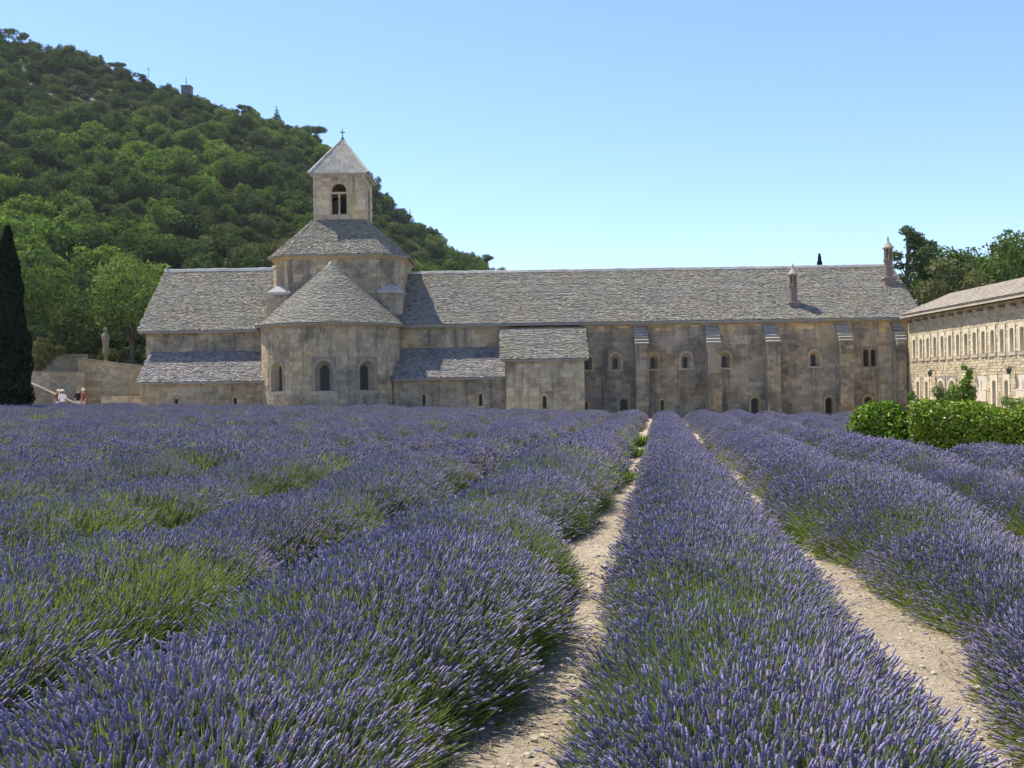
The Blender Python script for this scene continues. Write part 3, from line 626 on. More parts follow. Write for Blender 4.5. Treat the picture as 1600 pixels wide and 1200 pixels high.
# ================================================================== TREES
def crown_arrays(seed, blobs, nleaf, size, squash=1.0, jit=.7):
    """leaf quads spread over clumps; blobs = [(cx,cy,cz,r)]"""
    g = np.random.default_rng(seed); B = np.array(blobs); p = B[:, 3] ** 2; p /= p.sum()
    bi = g.choice(len(B), nleaf, p=p); d = g.normal(size=(nleaf, 3)); d /= np.linalg.norm(d, axis=1)[:, None]
    rad = B[bi, 3] * (1 - .45 * g.random(nleaf) ** 2.2) * (1 + .12 * g.normal(size=nleaf)); pos = B[bi, :3] + d * rad[:, None] * np.array([1, 1, squash])
    n = d + g.normal(size=(nleaf, 3)) * jit; n /= np.linalg.norm(n, axis=1)[:, None]
    u = np.cross(n, g.normal(size=(nleaf, 3))); u /= np.linalg.norm(u, axis=1)[:, None]; v = np.cross(n, u)
    s = (size * g.uniform(.55, 1.3, nleaf))[:, None]
    V = np.stack([pos - u * s, pos + v * s * .55, pos + u * s, pos - v * s * .55], 1).reshape(-1, 3)
    cl = (g.uniform(.6, 1.35, nleaf) * g.uniform(.8, 1.2, len(B))[bi])[:, None] * np.array([1, 1, 1])
    cl[:, 0] *= g.uniform(.85, 1.25, nleaf)
    return V, np.arange(nleaf * 4).reshape(-1, 4), cl
def round_blobs(seed, rx, h0, h1, n, rb=(.2, .4)):
    g = random.Random(seed); out = []
    cz, rz = (h0 + h1) / 2, (h1 - h0) / 2
    for _ in range(n):
        while 1:
            x, y, z = (g.uniform(-1, 1) for _ in range(3))
            if .25 < x * x + y * y + z * z < 1: break
        r = rx * g.uniform(*rb); out.append((x * (rx - r * .7), y * (rx - r * .7), cz + z * (rz - r * .6), r))
    out.append((0, 0, cz, rx * .55)); return out
def trunk_arrays(pts_rad_list):
    mb = MB()
    for pts, rad in pts_rad_list: mb.tube(pts, rad, 7, (1, 1, 1))
    return mb
L_OAK = leaf_mat('oak_leaves', (.074, .118, .034), (.125, .175, .05), .33); L_HOLM = leaf_mat('holm_oak_leaves', (.05, .078, .031), (.09, .125, .043), .28)
L_LIGHT = leaf_mat('bright_leaves', (.115, .185, .042), (.155, .225, .055), .36); L_PINE = leaf_mat('pine_needles', (.06, .095, .04), (.085, .12, .045), .25)
L_CYP = leaf_mat('cypress_leaves', (.012, .02, .01), (.016, .026, .012), .08); L_HEDGE = leaf_mat('hedge_leaves', (.11, .185, .014), (.116, .195, .016), .18, .015)
L_OLIVE = leaf_mat('olive_leaves', (.11, .12, .052), (.15, .155, .065), .3)
def tree_proto(seed, kind, rx, H, nleaf, size):
    g = random.Random(seed)
    if kind == 'pine':
        tp = [((0, 0, -.5), (.15, .05, H * .4), (-.1, .1, H * .75), (.1, 0, H * .95))]; rad = [.22, .17, .11, .05]; blobs = []
        for k in range(34):
            zz = H * g.uniform(.38, 1.0); a = g.uniform(0, 6.28); rr = rx * g.uniform(.25, .95) * (1.15 - .75 * (zz / H - .4) / .6); blobs.append((rr * math.cos(a), rr * math.sin(a), zz, rx * g.uniform(.1, .24)))
        blobs.append((0, 0, H, rx * .16)); V, Q, C = crown_arrays(seed, blobs, nleaf, size, .65)
        br = [([(0, 0, b[2] - .12 * H), (b[0], b[1], b[2] - .05)], [.07, .025]) for b in blobs]
    elif kind == 'umbrella':
        tp = [((0, 0, -.5), (.2, 0, H * .45), (.1, .1, H * .8))]; rad = [.25, .18, .1]; blobs = [(rx * .8 * math.cos(a), rx * .8 * math.sin(a), H * g.uniform(.82, .95), rx * g.uniform(.3, .42)) for a in [g.uniform(0, 6.28) for _ in range(8)]] + [(0, 0, H, rx * .45)]
        V, Q, C = crown_arrays(seed, blobs, nleaf, size, .5); br = [([(.1, .1, H * .6), (b[0], b[1], b[2])], [.08, .03]) for b in blobs]
    elif kind == 'conifer':
        tp = [((0, 0, -.5), (0, 0, H))]; rad = [.2, .02]; blobs = []
        for k in range(26):
            f = k / 26; zz = H * (.15 + .85 * f); rr = rx * (1 - f) + .08; a = k * 2.4; blobs.append((rr * .55 * math.cos(a), rr * .55 * math.sin(a), zz, max(.14, rr * .55)))
        V, Q, C = crown_arrays(seed, blobs, nleaf, size, .7); br = []
    else:
        blobs = round_blobs(seed, rx, H * .2, H, 26 if nleaf < 4000 else 36, (.17, .38) if nleaf < 4000 else (.2, .38)); V, Q, C = crown_arrays(seed, blobs, nleaf, size, .9)
        tp = [((0, 0, -.8), (.1, .05, H * .25), (-.05, .1, H * .55))]; rad = [.24, .18, .1]; br = [([(0, .05, H * .22), (b[0] * .7, b[1] * .7, b[2] - .1)], [.09, .03]) for b in blobs[:7]]
    mb = trunk_arrays([(tp[0], rad)] + br)
    return (V, Q, C), mb
def whole_mesh(name, seed, kind, rx, H, nleaf, size, mat):
    (V, Q, C), mb = tree_proto(seed, kind, rx, H, nleaf, size)
    tf = [f for f in mb.f if len(f) == 4]; TV = np.array(mb.v); TQ = np.array(tf) + len(V)
    return np_mesh(name, np.vstack([V, TV]), np.vstack([Q, TQ]), np.vstack([C, np.ones((len(tf), 3))]), [mat, M_BARK], np.r_[np.zeros(len(Q)), np.ones(len(tf))])
def near_tree(name, label, cat, loc, seed, kind, rx, H, nleaf, size, mat, group=None):
    (V, Q, C), mb = tree_proto(seed, kind, rx, H, nleaf, size)
    r = empty(name, loc, label, cat, group); tr = obj('trunk', mb.mesh('trunk', M_BARK)); cr = obj('crown', np_mesh('crown', V, Q, C, [mat]))
    for o in (tr, cr): o.parent = r
    return r
# hillside wood
HP = {'oak': [whole_mesh('oak', s, 'round', 3.1, 5.6, 3400, .21, L_OAK) for s in (1, 2, 3)], 'holm': [whole_mesh('holm_oak', s, 'round', 2.8, 5.0, 3400, .19, L_HOLM) for s in (4, 5, 6)],
      'light': [whole_mesh('bright_tree', s, 'round', 2.9, 5.3, 3200, .21, L_LIGHT) for s in (7, 8)], 'olive': [whole_mesh('dry_shrub_tree', s, 'round', 2.6, 4.0, 2600, .18, L_OLIVE) for s in (15, 16)],
      'pine': [whole_mesh('pine_tree', s, 'umbrella', 3.0, 7.5, 1700, .22, L_PINE) for s in (9, 10)]}
HL = {'oak': 'mid green tree', 'holm': 'dark evergreen oak', 'light': 'bright green leafy tree', 'olive': 'olive green tree', 'pine': 'flat-topped pine'}
def place_label(k, x_, y_, z_, s_):
    px = x_ / y_ * 1600 + 800; f = (y_ - 84) / 196
    h = 'above the dark cypress' if px < 70 else 'above the round bush' if px < 140 else 'above the statue' if px < 215 else 'above the left end of the church' if px < 300 else 'above the transept roof' if px < 410 else 'just left of the bell tower' if px < 500 else 'behind the drum and bell tower' if px < 600 else 'right of the bell tower'
    v = 'at the foot of the hill' if f < .12 else 'low on the hillside' if f < .3 else 'halfway up the hillside' if f < .55 else 'high on the hillside' if f < .85 else 'on the skyline'
    return ' '.join(('%s %s %s, %s' % ('small' if s_ < .8 else 'large' if s_ > 1.0 else 'medium', HL[k], v, h)).split()[:16])
spots = []
yv = 84.0
while yv < 292:
    sp = 3.9 + (yv - 84) * .005 - (1.2 if yv > 262 else 0); x = -0.5 * yv - 14
    while x < 36:
        X_, Y_ = x + RND.uniform(-1.7, 1.7), yv + RND.uniform(-1.7, 1.7)
        if hill_z(X_, Y_) > (1.6 if X_ > -24 else 2.6) and RND.random() < .93: spots.append((X_, Y_))
        x += sp
    yv += sp
def visible_rank(p):
    x_, y_ = p; z_ = float(hill_z(x_, y_)) + 5
    px, rel = x_ / y_ * 1600 + 800, (z_ - EYE) / y_ * 1600
    hid = (230 < px < 830 and rel < 175) or px < -15 or px > 830      # behind the church or outside the frame
    return (1e4 if hid else 0) + y_
spots.sort(key=visible_rank); rest = []
for i, (x_, y_) in enumerate(spots):
    nz = math.sin(x_ * .09 + 1.3) + math.sin(y_ * .08 + x_ * .03) + RND.uniform(-1.3, 1.3); hi = (y_ - 84) / 200
    k = 'light' if nz > 1.4 - .5 * (1 - hi) else 'oak' if nz > .3 else 'holm' if nz > -1.5 else 'olive'
    if y_ > 255 and RND.random() < .02: k = 'pine'
    s = RND.choice((RND.uniform(.5, .8), RND.uniform(.75, 1.15), RND.uniform(.9, 1.3))) * (1.0 - .15 * hi); z_ = float(hill_z(x_, y_)) - .3; r = RND.uniform(0, 6.28)
    if i < 280:
        me = RND.choice(HP[k]); o = obj(me.name.split('.')[0], me); o.location = (x_, y_, z_); o.rotation_euler = (0, 0, r); o.scale = (s * RND.uniform(.9, 1.15), s * RND.uniform(.9, 1.15), s * RND.uniform(.85, 1.2)); tag(o, place_label(k, x_, y_, z_, s), 'tree', 'trees of the hillside wood')
    else: rest.append((x_, y_, z_, 0, 0, r, s, {'holm': 0, 'oak': 1, 'light': 2, 'olive': 3, 'pine': 4}[k]))

# geometry-node scatter used for what nobody could count
def proto_collection(name, meshes):
    c = bpy.data.collections.new(name)
    for i, m in enumerate(meshes): c.objects.link(bpy.data.objects.new('%s_%s' % (name, 'abcdefghijklmnopqrst'[i]), m))
    return c
def scatter_tree(col):
    ng = bpy.data.node_groups.new('scatter', 'GeometryNodeTree')
    ng.interface.new_socket('Geometry', in_out='INPUT', socket_type='NodeSocketGeometry'); ng.interface.new_socket('Geometry', in_out='OUTPUT', socket_type='NodeSocketGeometry')
    n = ng.nodes; gi, go = n.new('NodeGroupInput'), n.new('NodeGroupOutput'); mp_ = n.new('GeometryNodeMeshToPoints'); ip = n.new('GeometryNodeInstanceOnPoints')
    ci = n.new('GeometryNodeCollectionInfo'); ci.inputs[0].default_value = col; ci.inputs['Separate Children'].default_value = True; ci.inputs['Reset Children'].default_value = True
    def attr(nm, ty):
        a = n.new('GeometryNodeInputNamedAttribute'); a.data_type = ty; a.inputs[0].default_value = nm; return a.outputs[0]
    l = ng.links; l.new(gi.outputs[0], mp_.inputs[0]); l.new(mp_.outputs[0], ip.inputs['Points']); l.new(ci.outputs[0], ip.inputs['Instance'])
    ip.inputs['Pick Instance'].default_value = True; l.new(attr('idx', 'INT'), ip.inputs['Instance Index']); l.new(attr('rot', 'FLOAT_VECTOR'), ip.inputs['Rotation']); l.new(attr('scl', 'FLOAT'), ip.inputs['Scale'])
    l.new(ip.outputs[0], go.inputs[0]); return ng
def scatter(name, A, ng, parent=None):
    """A rows: x y z rx ry rz scale index"""
    A = np.asarray(A, np.float32); me = bpy.data.meshes.new(name); me.vertices.add(len(A)); me.vertices.foreach_set('co', A[:, :3].ravel().copy())
    a = me.attributes.new('rot', 'FLOAT_VECTOR', 'POINT'); a.data.foreach_set('vector', A[:, 3:6].ravel().copy())
    a = me.attributes.new('scl', 'FLOAT', 'POINT'); a.data.foreach_set('value', A[:, 6].copy()); a = me.attributes.new('idx', 'INT', 'POINT'); a.data.foreach_set('value', A[:, 7].astype(np.int32))
    o = obj(name, me, parent); m = o.modifiers.new('scatter', 'NODES'); m.node_group = ng; o['kind'] = 'stuff'; return o
wood = scatter_tree(proto_collection('wood', [HP['holm'][0], HP['oak'][0], HP['light'][0], HP['olive'][0], HP['pine'][0]]))
tag(scatter('hillside_wood', rest, wood), 'far part of the green wood covering the hillside', 'wood')
SC = [whole_mesh('scrub', s, 'round', 1.0, 1.3, 420, .17, m) for s, m in ((21, L_OLIVE), (22, L_HOLM), (23, L_OAK))]
A = []
for _ in range(6500):
    y_ = RND.uniform(80, 285); x_ = RND.uniform(-.5 * y_ - 12, 40); z_ = float(hill_z(x_, y_))
    if z_ > .8: A.append((x_, y_, z_ - .1, 0, 0, RND.uniform(0, 6.28), RND.uniform(.6, 1.7), RND.choice((0, 0, 1, 1, 2))))
tag(scatter('hillside_scrub', A, scatter_tree(proto_collection('scrub', SC))), 'low scrub between the trees of the hillside', 'scrub')
# trees that stand out on the skyline
def sky_tree(name, label, x_, y_, kind, rx, H, mat, seed, n=1500, sz=.22): near_tree(name, label, 'tree', (x_, y_, float(hill_z(x_, y_)) - .2), seed, kind, rx, H, n, sz, mat)
sky_tree('pine_tree', 'lone pine sticking up at the top left end of the skyline', -134.5, 279, 'umbrella', 3.4, 6.0, L_PINE, 31)
sky_tree('pine_tree', 'small pine on the skyline right of the hilltop mast', -72, 279, 'umbrella', 2.6, 6, L_PINE, 32)
sky_tree('pine_tree', 'pointed tree on the skyline halfway between mast and bell tower', -63, 279, 'conifer', 2.0, 7.5, L_PINE, 33)
sky_tree('pine_tree', 'broad pine with sky showing through, left of the bell tower roof', -53.5, 277, 'umbrella', 4.2, 5.6, L_PINE, 34, 3000)
sky_tree('fir_tree', 'pointed conifer on the skyline right of the bell tower', -27, 279, 'conifer', 2.0, 8, L_PINE, 35)
sky_tree('fir_tree', 'tall narrow dark conifer in the wood above the transept roof', -32.2, 112, 'conifer', 1.5, 12.5, L_HOLM, 36, 2600, .2)
# trees on the terrace, left of the church
for i, (lab, x_, y_, rx, H, mat) in enumerate((('tall leafy tree with bare grey trunk beside the statue', -31.0, 83.5, 3.6, 10.0, L_OAK), ('dense dark tree behind the upper terrace wall, left of the statue', -35.2, 84, 3.4, 7.2, L_HOLM),
        ('bright green tree by the left corner of the church', -28.2, 88, 2.6, 8.4, L_LIGHT), ('broad green tree between the dark cypress and the round bush', -40.2, 86, 3.8, 10.5, L_OAK), ('shady dark tree low behind the round bush', -38.2, 80, 2.6, 4.6, L_HOLM), ('small bright sapling touching the church corner', -25.9, 82, 1.3, 5.0, L_LIGHT), ('low dark leafy shrub under the tree beside the statue', -27.6, 80.5, 1.7, 2.6, L_HOLM), ('rounded green tree rising behind the statue', -34, 92, 3.6, 10.5, L_OAK))):
    near_tree('leafy_tree', lab, 'tree', (x_, y_, 3.1 if y_ < 90 else 4), 40 + i, 'round', rx, H, 4200, .17, mat)
V, Q, C = crown_arrays(61, round_blobs(61, 1.35, 0, 2.6, 9), 3800, .1); o = tag(obj('round_bush', np_mesh('round_bush', V, Q, C, [L_OLIVE])), 'rounded olive green bush on the terrace beside the cypress', 'bush'); o.location = (-32.6, 71.4, 3.0)
# cypress
def cypress(seed, H, r, n, size):
    g = np.random.default_rng(seed); f = g.random(n) ** .85; a = g.uniform(0, 6.283, n); lump = 1 + .16 * np.sin(a * 3 + f * 17) + .1 * np.sin(a * 7 - f * 31)
    prof = np.minimum(1, (f / .12) ** .6) * np.clip((1 - f) ** .62 * 1.12, .03, 1); rad = r * prof * lump * (1 - .5 * g.random(n) ** 3)
    pos = np.stack([rad * np.cos(a), rad * np.sin(a), f * H], 1); u = np.stack([.25 * np.cos(a), .25 * np.sin(a), np.ones(n)], 1) + g.normal(size=(n, 3)) * .25; u /= np.linalg.norm(u, axis=1)[:, None]
    v = np.cross(u, g.normal(size=(n, 3))); v /= np.linalg.norm(v, axis=1)[:, None]; s = (size * g.uniform(.6, 1.4, n))[:, None]
    V = np.stack([pos - u * s, pos + v * s * .4, pos + u * s, pos - v * s * .4], 1).reshape(-1, 3); return V, np.arange(n * 4).reshape(-1, 4), g.uniform(.6, 1.4, n)[:, None] * np.ones((1, 3))
def cypress_tree(label, loc, seed, H, r, n, size):
    ro = empty('cypress_tree', loc, label, 'tree'); V, Q, C = cypress(seed, H, r, n, size); cr = obj('crown', np_mesh('crown', V, Q, C, [L_CYP])); tb_ = MB(); tb_.tube([(0, 0, -.6), (0, 0, H * .85)], [.2, .03], 7); tr = obj('trunk', tb_.mesh('trunk', M_BARK))
    cr.parent = ro; tr.parent = ro
cypress_tree('tall almost black cypress at the left edge of the lavender', (-24.75, 50.5, .1), 71, 9.7, 1.0, 17000, .13)
cypress_tree('tip of a thin dark cypress showing above the dormitory ridge', (27.2, 90, -.5), 72, 13.3, .8, 5000, .14)
# trees behind the wing
for i, (nm, lab, x_, y_, kd, rx, H, mat, n_) in enumerate((('pine_tree', 'airy pine with open branches right behind the tall chimney', 32.6, 84, 'pine', 3.6, 14.4, L_PINE, 8500), ('leafy_tree', 'broad green tree behind the middle of the wing roof', 38.0, 88, 'round', 4.4, 14.2, L_OAK, 11000), ('leafy_tree', 'olive tinted tree just right of the airy pine', 34.7, 80, 'round', 3.3, 12.2, L_OLIVE, 10000),
        ('leafy_tree', 'dense green tree behind the wing roof near the right edge', 40.6, 84, 'round', 3.8, 14.6, L_OAK, 10000), ('leafy_tree', 'tallest tree at the right edge above the wing', 45.0, 86, 'round', 4.6, 17.2, L_OAK, 11000), ('leafy_tree', 'low bright tree between dormitory gable and wing roof', 31.4, 76, 'round', 2.2, 6.6, L_LIGHT, 4500), ('leafy_tree', 'wide olive green tree filling the gap behind the wing ridge', 41.8, 92, 'round', 4.8, 14.0, L_OLIVE, 9000), ('leafy_tree', 'mid green tree low above the wing ridge', 39.0, 78, 'round', 3.2, 9.8, L_OAK, 6500), ('leafy_tree', 'green tree half hidden between the broad and olive trees', 36.2, 93, 'round', 3.4, 12.5, L_HOLM, 6500))):
    near_tree(nm, lab, 'tree', (x_, y_, -.5), 80 + i, kd, rx, H, n_, .17 if kd != 'pine' else .14, mat)
# hilltop hut with mast
hx, hy = -88.0, 281; hz = float(hill_z(hx, hy)) + 3.9
hut = empty('hilltop_hut', (hx, hy, hz), 'small block hut with thin mast on the skyline', 'hut'); mb = MB(); mb.box(hx - 1.25, hx + 1.25, hy - 1.25, hy + 1.25, hz - 6, hz + 1.9, (.13, .15, .15)); mb.build('wall', M_CHIM, hut)
mb = MB(); mb.box(hx - 1.4, hx + 1.4, hy - 1.4, hy + 1.4, hz + 1.9, hz + 2.15, (.12, .14, .14)); mb.build('roof', M_CHIM, hut); mb = MB(); mb.tube([(hx - .2, hy, hz + 2.1), (hx - .2, hy, hz + 4.8)], [.13, .09], 6); mb.build('mast', M_IRON, hut)
mx_ = -98.5; mz = float(hill_z(mx_, 281)); mb = MB(); mb.tube([(mx_, 281, mz), (mx_, 281, mz + 8.0)], [.09, .05], 6); mb.box(mx_ - .5, mx_ + .5, 280.97, 281.03, mz + 7.2, mz + 7.3); tag(mb.build('antenna_pole', M_IRON), 'thin antenna pole on the skyline left of the hut', 'pole')
# statue; tree shade is put into its colours, darker than the pale stone
st = empty('statue', (-30.9, 78, 3.15), 'pale stone statue on a slender pedestal before the dark trees', 'statue')
mb = MB(); mb.box(-31.25, -30.55, 77.65, 78.35, 3.1, 3.4, (.2, .185, .15)); mb.lathe((-30.9, 78, 3.4), [(.3, 0), (.26, .25), (.15, .4), (.13, 1.0), (.17, 1.1), (.3, 1.25), (.3, 1.35)], 10, (.2, .185, .15)); mb.build('pedestal', M_PALE, st)
mb = MB(); mb.lathe((-30.9, 78, 4.75), [(.26, 0), (.22, .25), (.24, .6), (.29, .95), (.3, 1.2), (.22, 1.36), (.08, 1.43), (.07, 1.48), (.12, 1.55), (.145, 1.66), (.12, 1.78), (.05, 1.84)], 12, (.24, .22, .18)); mb.build('figure', M_PALE, st)
#NEXT2
# ================================================================== LAVENDER
M_FLOW, t, b = new_mat('lavender_flower'); b.inputs['Roughness'].default_value = .8; b.inputs['Specular IOR Level'].default_value = .1
oi = N(t, 'ShaderNodeObjectInfo'); at = N(t, 'ShaderNodeAttribute', attribute_name='col'); c = mixc(t, oi.outputs['Random'], (.182, .162, .245), (.265, .224, .305)); t.links.new(mixc(t, 1.0, c, at.outputs[0], 'MULTIPLY'), b.inputs['Base Color'])
L_STEM = leaf_mat('lavender_stem', (.26, .30, .12), (.34, .36, .17), .3); L_LEAF = leaf_mat('lavender_leaf', (.18, .24, .062), (.25, .31, .09), .38)
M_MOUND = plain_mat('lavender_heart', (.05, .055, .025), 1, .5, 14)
def tuft(seed, n, LOD, bloom=1.0, spread=.11, hs=1.0):
    g = np.random.default_rng(seed); V, Q, C, MI = [], [], [], []
    def add(v, q, c, m):
        o = sum(len(x) for x in V); V.append(np.array(v)); Q.append(np.array(q) + o); C.extend(c); MI.extend([m] * len(q))
    for k in range(n):
        a, r = g.uniform(0, 6.283), spread * math.sqrt(g.random()); base = np.array([r * math.cos(a) * .55, r * math.sin(a) * .55, 0]); L = g.uniform(.16, .28)
        lean = g.uniform(.05, .32) + .3 * r / spread * g.random(); a2 = a + g.normal() * .5; top = base + L * np.array([math.sin(lean) * math.cos(a2), math.sin(lean) * math.sin(a2), math.cos(lean)]) + np.array([0, 0, -.02])
        mid = (base + top) / 2 + np.array([0, 0, .02]); w_ = .0022 * (1 if LOD == 0 else 1.8); sd = np.array([math.cos(a2 + 1.57), math.sin(a2 + 1.57), 0]) * w_; sd2 = np.array([math.cos(a2), math.sin(a2), 0]) * w_
        cs = g.uniform(.75, 1.25)
        add([base - sd, base + sd, mid + sd, mid - sd, top + sd * .7, top - sd * .7], [[0, 1, 2, 3], [3, 2, 4, 5]], [(cs, cs, cs)] * 2, 1)
        if LOD == 0: add([base - sd2, base + sd2, mid + sd2, mid - sd2, top + sd2 * .7, top - sd2 * .7], [[0, 1, 2, 3], [3, 2, 4, 5]], [(cs, cs, cs)] * 2, 1)
        if g.random() < bloom:
            d = (top - mid); d /= np.linalg.norm(d); p = np.cross(d, [.3, .9, .1]); p /= np.linalg.norm(p); q = np.cross(d, p); HL_ = g.uniform(.022, .044) * hs; R = g.uniform(.0046, .0064) * hs * (1 if LOD == 0 else 1.15)
            ns = 5 if LOD == 0 else 4; prof = [(.25, 0), (1, .12), (.6, .24), (1.05, .38), (.65, .5), (.95, .64), (.55, .74), (.75, .86), (.1, 1)] if LOD == 0 else [(.4, 0), (1.1, .3), (.9, .65), (.1, 1)]
            vv = [top + d * HL_ * z + (p * math.cos(6.283 * j / ns + z * 2) + q * math.sin(6.283 * j / ns + z * 2)) * R * rr * g.uniform(.8, 1.2) for rr, z in prof for j in range(ns)]
            qq = [[i * ns + j, i * ns + (j + 1) % ns, (i + 1) * ns + (j + 1) % ns, (i + 1) * ns + j] for i in range(len(prof) - 1) for j in range(ns)]
            fc = g.uniform(.7, 1.3); add(vv, qq, [tuple(fc * g.uniform(.75, 1.3) * x for x in (1, 1, 1)) for _ in qq], 0)
    for k in range(int(n * (1.3 if LOD == 0 else .6) * (1.6 if bloom < .5 else 1))):
        a, r = g.uniform(0, 6.283), spread * math.sqrt(g.random()); base = np.array([r * math.cos(a), r * math.sin(a), -.02]); L = g.uniform(.08, .2); d = np.array([math.cos(a) * .5 + g.normal() * .3, math.sin(a) * .5 + g.normal() * .3, 1]); d /= np.linalg.norm(d); sd = np.cross(d, g.normal(size=3)); sd *= .006 * (1 if LOD == 0 else 2) / np.linalg.norm(sd)
        cs = g.uniform(.6, 1.25); add([base, base + d * L * .5 - sd, base + d * L, base + d * L * .5 + sd], [[0, 1, 2, 3]], [(cs, cs, cs * .9)], 2)
    return np_mesh('lavender_tuft', np.vstack(V), np.vstack(Q), np.array(C), [M_FLOW, L_STEM, L_LEAF], MI)
NEAR = [tuft(s, 62, 0, .76, .21) for s in (1, 2, 3, 4)] + [tuft(s, 62, 0, .16, .21) for s in (5, 6)]
FAR = [tuft(s, 100, 1, .8, .36, 1.35) for s in (11, 12, 13)] + [tuft(s, 100, 1, .3, .36, 1.35) for s in (14, 15)]
lav = scatter_tree(proto_collection('lavender', NEAR + FAR))
RD = np.array([.1437, 1.0]); RD /= np.linalg.norm(RD); RN = np.array([RD[1], -RD[0]])
def vnoise(x, y, s=0):
    return (np.sin(x * 1.0 + 1.7 * np.sin(y * .7 + s) + s) + np.sin(y * 1.3 + 1.3 * np.sin(x * .9 + 2 * s) + 2.1 * s) + .6 * np.sin(2.3 * x - 1.9 * y + s)) / 2.6
def lavender_row(off, y0, y1, seed, label, wmul=1.0, hmul=1.0, rough=.12, bush=1.0, side=0.0, keep=None):
    g = np.random.default_rng(seed)
    # each plant of the row swells and dips
    nb = int((y1 - y0) / bush) + 3; amp = g.normal(size=nb); ph = g.uniform(0, 1)
    def prof(y):
        u = (y - y0) / bush + ph; i = np.clip(u.astype(int), 0, nb - 2); f = u - np.floor(u); sm = f * f * (3 - 2 * f); a = amp[i] * (1 - sm) + amp[i + 1] * sm
        dip = np.abs(np.cos(np.pi * u)) ** 6
        ends = np.clip(np.minimum(y - y0 + .05, y1 - y + .05) / .7, .05, 1) ** .5
        return (1 + rough * a - (.06 + rough * .9) * dip) * ends
    ce = lambda y: np.stack([off + .1437 * y, y], -1) + (side * np.sin(y * 1.1 + seed))[..., None] * RN
    hw, hh = .43 * wmul, .305 * hmul
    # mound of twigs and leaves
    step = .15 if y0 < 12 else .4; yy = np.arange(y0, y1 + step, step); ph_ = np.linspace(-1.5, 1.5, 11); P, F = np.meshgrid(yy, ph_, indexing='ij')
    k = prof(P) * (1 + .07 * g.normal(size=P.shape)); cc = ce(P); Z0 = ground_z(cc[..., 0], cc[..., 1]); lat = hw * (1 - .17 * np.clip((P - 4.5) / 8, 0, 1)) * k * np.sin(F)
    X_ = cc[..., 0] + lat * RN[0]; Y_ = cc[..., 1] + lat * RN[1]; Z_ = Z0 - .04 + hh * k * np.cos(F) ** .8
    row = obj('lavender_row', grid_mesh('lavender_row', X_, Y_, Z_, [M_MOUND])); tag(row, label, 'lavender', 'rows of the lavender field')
    # flower stalks
    out = []; yb = y0
    while yb < y1:
        ye = min(yb + 2.0, y1); d = max(yb, 2.0)
        dens, sc, far = (86, .95, 0) if d < 5 else (68, 1.0, 0) if d < 9 else (52, 1.05, 0) if d < 14 else (24, 1.0, 1) if d < 26 else (18, 1.02, 1) if d < 42 else (15, 1.05, 1)
        n = int(dens * (ye - yb) * wmul); y = g.uniform(yb, ye, n); f = np.arcsin(np.clip(g.uniform(-1, 1, n), -1, 1)) * .98 ; f = np.where(g.random(n) < .3, g.uniform(-1.45, 1.45, n), f)
        k = prof(y); c_ = ce(y); lat = hw * (1 - .17 * np.clip((y - 4.5) / 8, 0, 1)) * k * np.sin(f); px_ = c_[:, 0] + lat * RN[0]; py_ = c_[:, 1] + lat * RN[1]; pz = ground_z(px_, py_) - .05 + hh * k * np.cos(f) ** .8
        lean = f * .62 + g.normal(size=n) * .13; al = g.normal(size=n) * .16
        # outward lean: rotate about the row axis, then a random lean along the row
        dx = np.sin(lean) * RN[0] + np.sin(al) * RD[0]; dy = np.sin(lean) * RN[1] + np.sin(al) * RD[1]; dz = np.cos(lean); dz = np.maximum(dz, .2)
        tilt = np.arctan2(np.hypot(dx, dy), dz); az = np.arctan2(dy, dx)
        # Euler XYZ with a tilt about Y then heading about Z
        rot = np.stack([np.zeros(n), tilt, az], -1)
        green = vnoise(px_ * 1.9, py_ * .95, 1.0) + .55 * vnoise(px_ * 5, py_ * 4, 3.0) + .25 * (np.abs(f) > 1.0) + .3 * g.normal(size=n) > (.36 + .32 * (off > -.5) + (.10 if far else 0))
        idx = np.where(green, (9 + g.integers(0, 2, n) if False else (9 if False else 0)), 0)
        idx = np.where(green, (4 + g.integers(0, 2, n)) if not far else (9 + g.integers(0, 2, n)), (g.integers(0, 4, n)) if not far else (6 + g.integers(0, 3, n)))
        s = sc * g.uniform(.8, 1.15, n) * (.75 + .25 * np.clip(k, .3, 1.3)) * hmul ** .5
        a = np.column_stack([px_, py_, pz, rot, s, idx])
        if keep is not None: a = a[keep(px_, py_)]
        out.append(a); yb = ye
    A = np.vstack(out); fl = scatter('flower_stalks', A, lav); fl.parent = row
    return row
ORD = ['first', 'second', 'third', 'fourth', 'fifth', 'sixth', 'seventh', 'eighth', 'ninth', 'tenth', 'eleventh', 'twelfth', 'thirteenth', 'fourteenth', 'fifteenth', 'sixteenth', 'seventeenth', 'eighteenth', 'nineteenth', 'twentieth']
SPC, OFF0, YEND = 1.89, .36, 59.0
lavender_row(OFF0, 1.5, YEND, 100, 'straight lavender row in the middle between the two sandy paths', 1.3, 1.0, .07, 1.3)
for k in range(1, 20):
    off = OFF0 - SPC * k; y0 = max(1.2, (-off - 2.2) / .66)
    if y0 > YEND - 4: break
    lavender_row(off, y0, YEND, 100 + k, '%s lavender row to the left of the left sandy path' % ORD[k - 1], 1.52 if k > 1 else 1.42, 1.1 if k < 3 else 1.05, .22 if k == 1 else .19 if k < 5 else .14, 2.7 if k < 4 else 1.6, .08)
